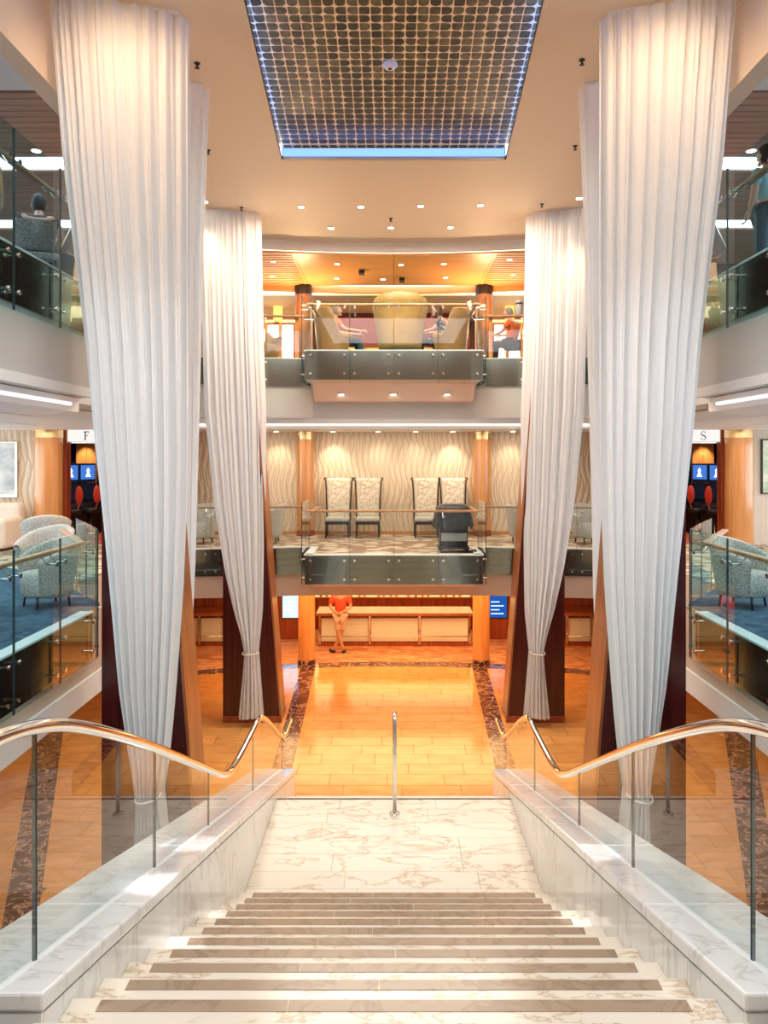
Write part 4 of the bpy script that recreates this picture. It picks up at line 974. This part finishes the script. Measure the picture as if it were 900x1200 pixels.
# ---------------------------------------------------------------- people
def skin(verts, edges, radii, root=0, sub=1):
    me = bpy.data.meshes.new('tmp'); me.from_pydata(verts, edges, []); o = bpy.data.objects.new('tmp', me); COL.objects.link(o)
    md = o.modifiers.new('s', 'SKIN'); md.branch_smoothing = .6
    for i, r in enumerate(radii):
        d = me.skin_vertices[0].data[i]; d.radius = (r, r) if not isinstance(r, tuple) else r; d.use_root = (i == root)
    m2 = o.modifiers.new('u', 'SUBSURF'); m2.levels = m2.render_levels = sub
    dg = bpy.context.evaluated_depsgraph_get(); ev = o.evaluated_get(dg); m3 = ev.to_mesh()
    V = [tuple(v.co) for v in m3.vertices]; Fc = [tuple(p.vertices) for p in m3.polygons]
    ev.to_mesh_clear(); bpy.data.objects.remove(o); bpy.data.meshes.remove(me); return V, Fc
def person(label, loc, rz, J, c):
    """J: joints in local coordinates (x right, y forward, z up)"""
    t = thing('person', label, 'person', loc, rz)
    sk = base('skin_'+c['skin'], {'light': (.68, .38, .26), 'tan': (.50, .27, .16)}[c['skin']], .5)
    V = lambda k: Vector(J[k])
    names = ['pelvis', 'waist', 'chest', 'neck', 'headbase', 'shl', 'ell', 'wrl', 'shr', 'elr', 'wrr', 'hipl', 'knl', 'anl', 'tol', 'hipr', 'knr', 'anr', 'tor']
    J['headbase'] = tuple(V('neck')+(V('head')-V('neck'))*.6); J['waist'] = tuple((V('pelvis')+V('chest'))/2)
    rad = dict(pelvis=(.14, .11), waist=(.125, .10), chest=(.155, .11), neck=.055, headbase=.05, shl=.06, ell=.042, wrl=.028, shr=.06, elr=.042, wrr=.028, hipl=.09, knl=.058, anl=.038, tol=.03, hipr=.09, knr=.058, anr=.038, tor=.03)
    ix = {n: i for i, n in enumerate(names)}
    ed = [('pelvis', 'waist'), ('waist', 'chest'), ('chest', 'neck'), ('neck', 'headbase'), ('chest', 'shl'), ('shl', 'ell'), ('ell', 'wrl'), ('chest', 'shr'), ('shr', 'elr'), ('elr', 'wrr'), ('pelvis', 'hipl'), ('hipl', 'knl'), ('knl', 'anl'), ('anl', 'tol'), ('pelvis', 'hipr'), ('hipr', 'knr'), ('knr', 'anr'), ('anr', 'tor')]
    vs, fs = skin([J[n] for n in names], [(ix[a], ix[b]) for a, b in ed], [rad[n] for n in names])
    mb = MB().add(vs, fs)
    h = V('head'); f = Vector((math.sin(c.get('turn', 0)), math.cos(c.get('turn', 0)), c.get('nod', 0))).normalized(); r = f.cross(Vector((0, 0, 1))).normalized(); u = r.cross(f)
    def loc3(a, b, c_): return h+r*a+f*b+u*c_
    head = MB().sphere((0, 0, 0), 1, 18, 14)
    for i, (a, b, z) in enumerate(head.v):
        w = .077*(1-.22*max(0, -z)); head.v[i] = tuple(loc3(a*w, b*.098*(1 if b < 0 else 1-.12*max(0, -z))+.0, z*.118))
    mb.add(head.v, head.f)
    for (a, b, z, rr) in ((0, .10, -.012, (.014, .02, .024)), (.078, 0, -.01, (.012, .022, .032)), (-.078, 0, -.01, (.012, .022, .032)), (0, .075, -.085, (.03, .025, .022))):
        sp = MB().sphere((0, 0, 0), rr, 8, 6); mb.add([loc3(a+x, b+y, z+w) for x, y, w in sp.v], sp.f)
    for sfx, sg in (('l', -1), ('r', 1)):
        wv = V('wr'+sfx); dv = (wv-V('el'+sfx)).normalized(); side = dv.orthogonal().normalized() if 'palm'+sfx not in J else Vector(J['palm'+sfx])
        side = (side-dv*side.dot(dv)).normalized(); nn = dv.cross(side)
        mb.tube([wv-dv*.01, wv+dv*.03, wv+dv*.085], [.026, .034, .034], 8)
        for k, (o_, l) in enumerate(((-.028, .065), (-.010, .078), (.010, .074), (.028, .058))):
            b0_ = wv+dv*.08+side*o_; mb.tube([b0_, b0_+dv*l*.5+nn*.008, b0_+dv*l*.8+nn*.028, b0_+dv*l*.9+nn*.045], [.0095, .009, .008, .006], 6)
        b0_ = wv+dv*.035+side*.03; mb.tube([b0_, b0_+dv*.03+side*.025, b0_+dv*.055+side*.03+nn*.012], [.012, .0105, .008], 6)
    body = mb.build('body', sk, t, local=True, smooth=True)
    fm = base('face_dark', (.02, .012, .01), .4)
    for a in (-.028, .028): MB().add(*(lambda q: ([loc3(a+x, .088+y, .005+z) for x, y, z in q.v], q.f))(MB().sphere((0, 0, 0), (.011, .008, .008), 8, 6))).build('eye', fm, t, local=True)
    MB().add(*(lambda q: ([loc3(x, .090+y, -.055+z) for x, y, z in q.v], q.f))(MB().sphere((0, 0, 0), (.022, .008, .005), 8, 6))).build('mouth', base('lips', (.45, .13, .10), .5), t, local=True)
    hair = MB().sphere((0, -.012, .02), 1, 18, 12); L_ = c.get('hairlen', 0)
    hv = []
    for (a, b, z) in hair.v:
        b += .012; z -= .02; zz = z*.125
        if b > .25 and z < .45: b = .25; 
        if z < 0: zz -= L_*(-z)
        hv.append(loc3(a*.088, b*.112-.012, zz+.015))
    MB().add(hv, hair.f).build('hair', base('hair_'+c['hair'], {'dark': (.015, .01, .008), 'grey': (.30, .27, .24), 'brown': (.08, .035, .015)}[c['hair']], .7), t, local=True, smooth=True)
    def cloth(nm, pts, edges, rads, mat):
        a, b = skin(pts, edges, rads); MB().add(a, b).build(nm, mat, t, local=True, smooth=True)
    sm = base('shirt_'+c['sname'], c['shirt'], .8)
    mid = lambda a, b, k: tuple(V(a)+(V(b)-V(a))*k)
    cloth('shirt', [mid('pelvis', 'waist', .15), J['waist'], J['chest'], mid('chest', 'neck', .72), J['shl'], mid('shl', 'ell', c.get('sleeve', .75)), J['shr'], mid('shr', 'elr', c.get('sleeve', .75))],
          [(0, 1), (1, 2), (2, 3), (2, 4), (4, 5), (2, 6), (6, 7)], [(.165, .135), (.155, .125), (.178, .13), .075, .08, .066, .08, .066], sm)
    pm = base('trousers_'+c['pname'], c['trousers'], .8); k = c.get('leglen', .55)
    pts = [J['pelvis'], J['hipl'], J['knl'] if k >= 1 else mid('hipl', 'knl', k*1.6 if k*1.6 < 1 else 1), J['hipr'], J['knr'] if k >= 1 else mid('hipr', 'knr', k*1.6 if k*1.6 < 1 else 1)]
    e2 = [(0, 1), (1, 2), (0, 3), (3, 4)]; rr = [(.155, .13), .108, .082, .108, .082]
    if k >= 1: pts += [mid('knl', 'anl', .95), mid('knr', 'anr', .95)]; e2 += [(2, 5), (4, 6)]; rr += [.055, .055]
    cloth('trousers' if k >= 1 else 'shorts', pts, e2, rr, pm)
    for sfx in ('l', 'r'):
        an, to = V('an'+sfx), V('to'+sfx); d = (to-an); d.z = 0; d = d.normalized() if d.length > .01 else Vector((0, 1, 0)); zb = to.z-.03
        q = MB().sphere((0, 0, 0), 1, 12, 8); c0 = Vector((an.x, an.y, zb+.035))+d*.07; sd = d.cross(Vector((0, 0, 1)))
        MB().add([c0+d*(y*.135)+sd*(x*.048)+Vector((0, 0, max(z, -.75)*.042)) for x, y, z in q.v], q.f).build('shoe', base('dark_shoe', (.02, .018, .016), .5), t, local=True, smooth=True)
    return t
stand = dict(pelvis=(0, 0, .93), chest=(0, .01, 1.28), neck=(0, .0, 1.45), head=(0, .03, 1.60), shl=(-.19, 0, 1.38), ell=(-.25, -.05, 1.12), wrl=(-.08, -.17, 1.00), shr=(.19, 0, 1.38), elr=(.26, -.06, 1.12), wrr=(.06, -.18, 1.03),
             hipl=(-.09, 0, .88), knl=(-.05, .0, .48), anl=(.07, -.02, .09), tol=(.10, .12, .04), hipr=(.09, 0, .88), knr=(.02, .06, .48), anr=(-.16, .02, .09), tor=(-.24, .12, .04))
person('man in red shirt and tan shorts standing cross-legged at the bar', (X(399, 17.9), 17.9, .006), 0, dict(stand), dict(skin='tan', hair='dark', shirt=(.72, .07, .03), sname='red', trousers=(.66, .50, .38), pname='tan', leglen=.55))
def seated(lean=0, reach=.45):
    return dict(pelvis=(0, -.05, .52), chest=(0, -.12-lean*.5+.02, .86), neck=(0, -.10-lean+.06, 1.03), head=(0, -.05-lean+.06, 1.17), shl=(-.19, -.11-lean*.6, .97), ell=(-.25, .05, .75), wrl=(-.16, reach-.12, .72), shr=(.19, -.11-lean*.6, .97), elr=(.25, .05, .75), wrr=(.14, reach-.10, .74),
                hipl=(-.09, -.02, .50), knl=(-.12, .42, .52), anl=(-.12, .48, .09), tol=(-.12, .60, .04), hipr=(.09, -.02, .50), knr=(.12, .42, .54), anr=(.12, .46, .09), tor=(.12, .58, .04))
person('man in orange shirt and teal trousers in the left tan chair, upper balcony', (X(397, 15.6), 15.75, ZU), -1.25, seated(.06, .55), dict(skin='light', hair='grey', shirt=(.85, .22, .06), sname='orange', trousers=(.02, .07, .08), pname='teal', leglen=1))
person('dark haired woman in patterned top in the right tan chair, upper balcony', (X(515, 15.6), 15.75, ZU), 1.25, seated(-.03, .4), dict(skin='light', hair='brown', hairlen=.06, shirt=(.45, .42, .40), sname='patterned', trousers=(.05, .05, .06), pname='dark', leglen=1))
tm = tex('patterned_top', 'voronoi', (.75, .72, .70), (.05, .05, .05), (1, 1, 1), 22, .8, lo=.3, hi=.4, world=False)
bpy.data.objects['person.002'].children  # ensure lookup
for ch in bpy.data.objects['person.002'].children:
    if ch.name.startswith('shirt'): ch.data.materials[0] = tm
person('person in orange shirt seated at the right wing of the upper deck', (X(600, 15.8), 16.0, ZU), .9, seated(-.05, .4), dict(skin='light', hair='grey', shirt=(.85, .16, .04), sname='bright_orange', trousers=(.05, .03, .03), pname='black', leglen=1))
sj = seated(-.14, .5)
person('person in dark plum top seated with back turned on the left upper gallery', (-4.30, 8.98, ZU), .38, sj, dict(skin='light', hair='dark', hairlen=.0, shirt=(.05, .025, .035), sname='plum', trousers=(.02, .03, .06), pname='navy', leglen=1, sleeve=.6, nod=-.3))
def canechair(label, loc, rz):
    t = thing('cane_chair', label, 'chair', loc, rz)
    def back(u, v): x = (u-.5)*(.38+.07*v); return (x, -.24-.08*v+.05*math.cos((u-.5)*3.1)*-1, .48+.34*v)
    MB().grid(back, 10, 8).build('backrest', tex('cane_weave', 'voronoi', (.42, .38, .36), (.20, .18, .18), (1, 1, 1), 60, .7, world=False), t, local=True, smooth=True, solid=.025)
    MB().box(-.25, .25, -.24, .24, .40, .48).build('seat', M_weave, t, local=True, bevel=.03)
    legs4(t, M_black, .44, .42, .41)
canechair('grey cane backed chair under the person on the left upper gallery', (-4.27, 8.90, ZU), .38)
t = thing('side_table', 'dark table in front of the seated person on the left upper gallery', 'table', (-4.55, 9.75, ZU))
MB().lathe([(.36, .68), (.38, .69), (.38, .72)], n=28).build('tabletop', M_black, t, local=True)
MB().lathe([(.2, 0), (.2, .015), (.03, .03), (.03, .68)], n=18).build('pedestal', M_black, t, local=True)
for (x, y, rz, nm) in ((-4.3, 7.25, .6, 'tan wingback chair behind the near glass of the left upper gallery'), (4.45, 7.1, -.6, 'tan wingback chair behind the near glass of the right upper gallery')):
    wing(nm, (x, y, ZU), rz, .9, 1.0)
s2 = dict(stand); s2.update(ell=(-.24, .0, 1.1), wrl=(-.24, .08, .88), elr=(.24, .0, 1.1), wrr=(.24, .08, .88), knl=(-.09, .02, .48), anl=(-.10, 0, .09), tol=(-.11, .12, .04), knr=(.09, .02, .48), anr=(.10, 0, .09), tor=(.11, .12, .04))
pbl = person('dark haired person in a pale blue top standing behind the right upper gallery glass', (4.2, 8.35, ZU), .5, s2, dict(skin='light', hair='dark', shirt=(.35, .55, .62), sname='pale_blue', trousers=(.10, .14, .18), pname='slate', leglen=1))

pbl.scale = (.92, .92, .92)
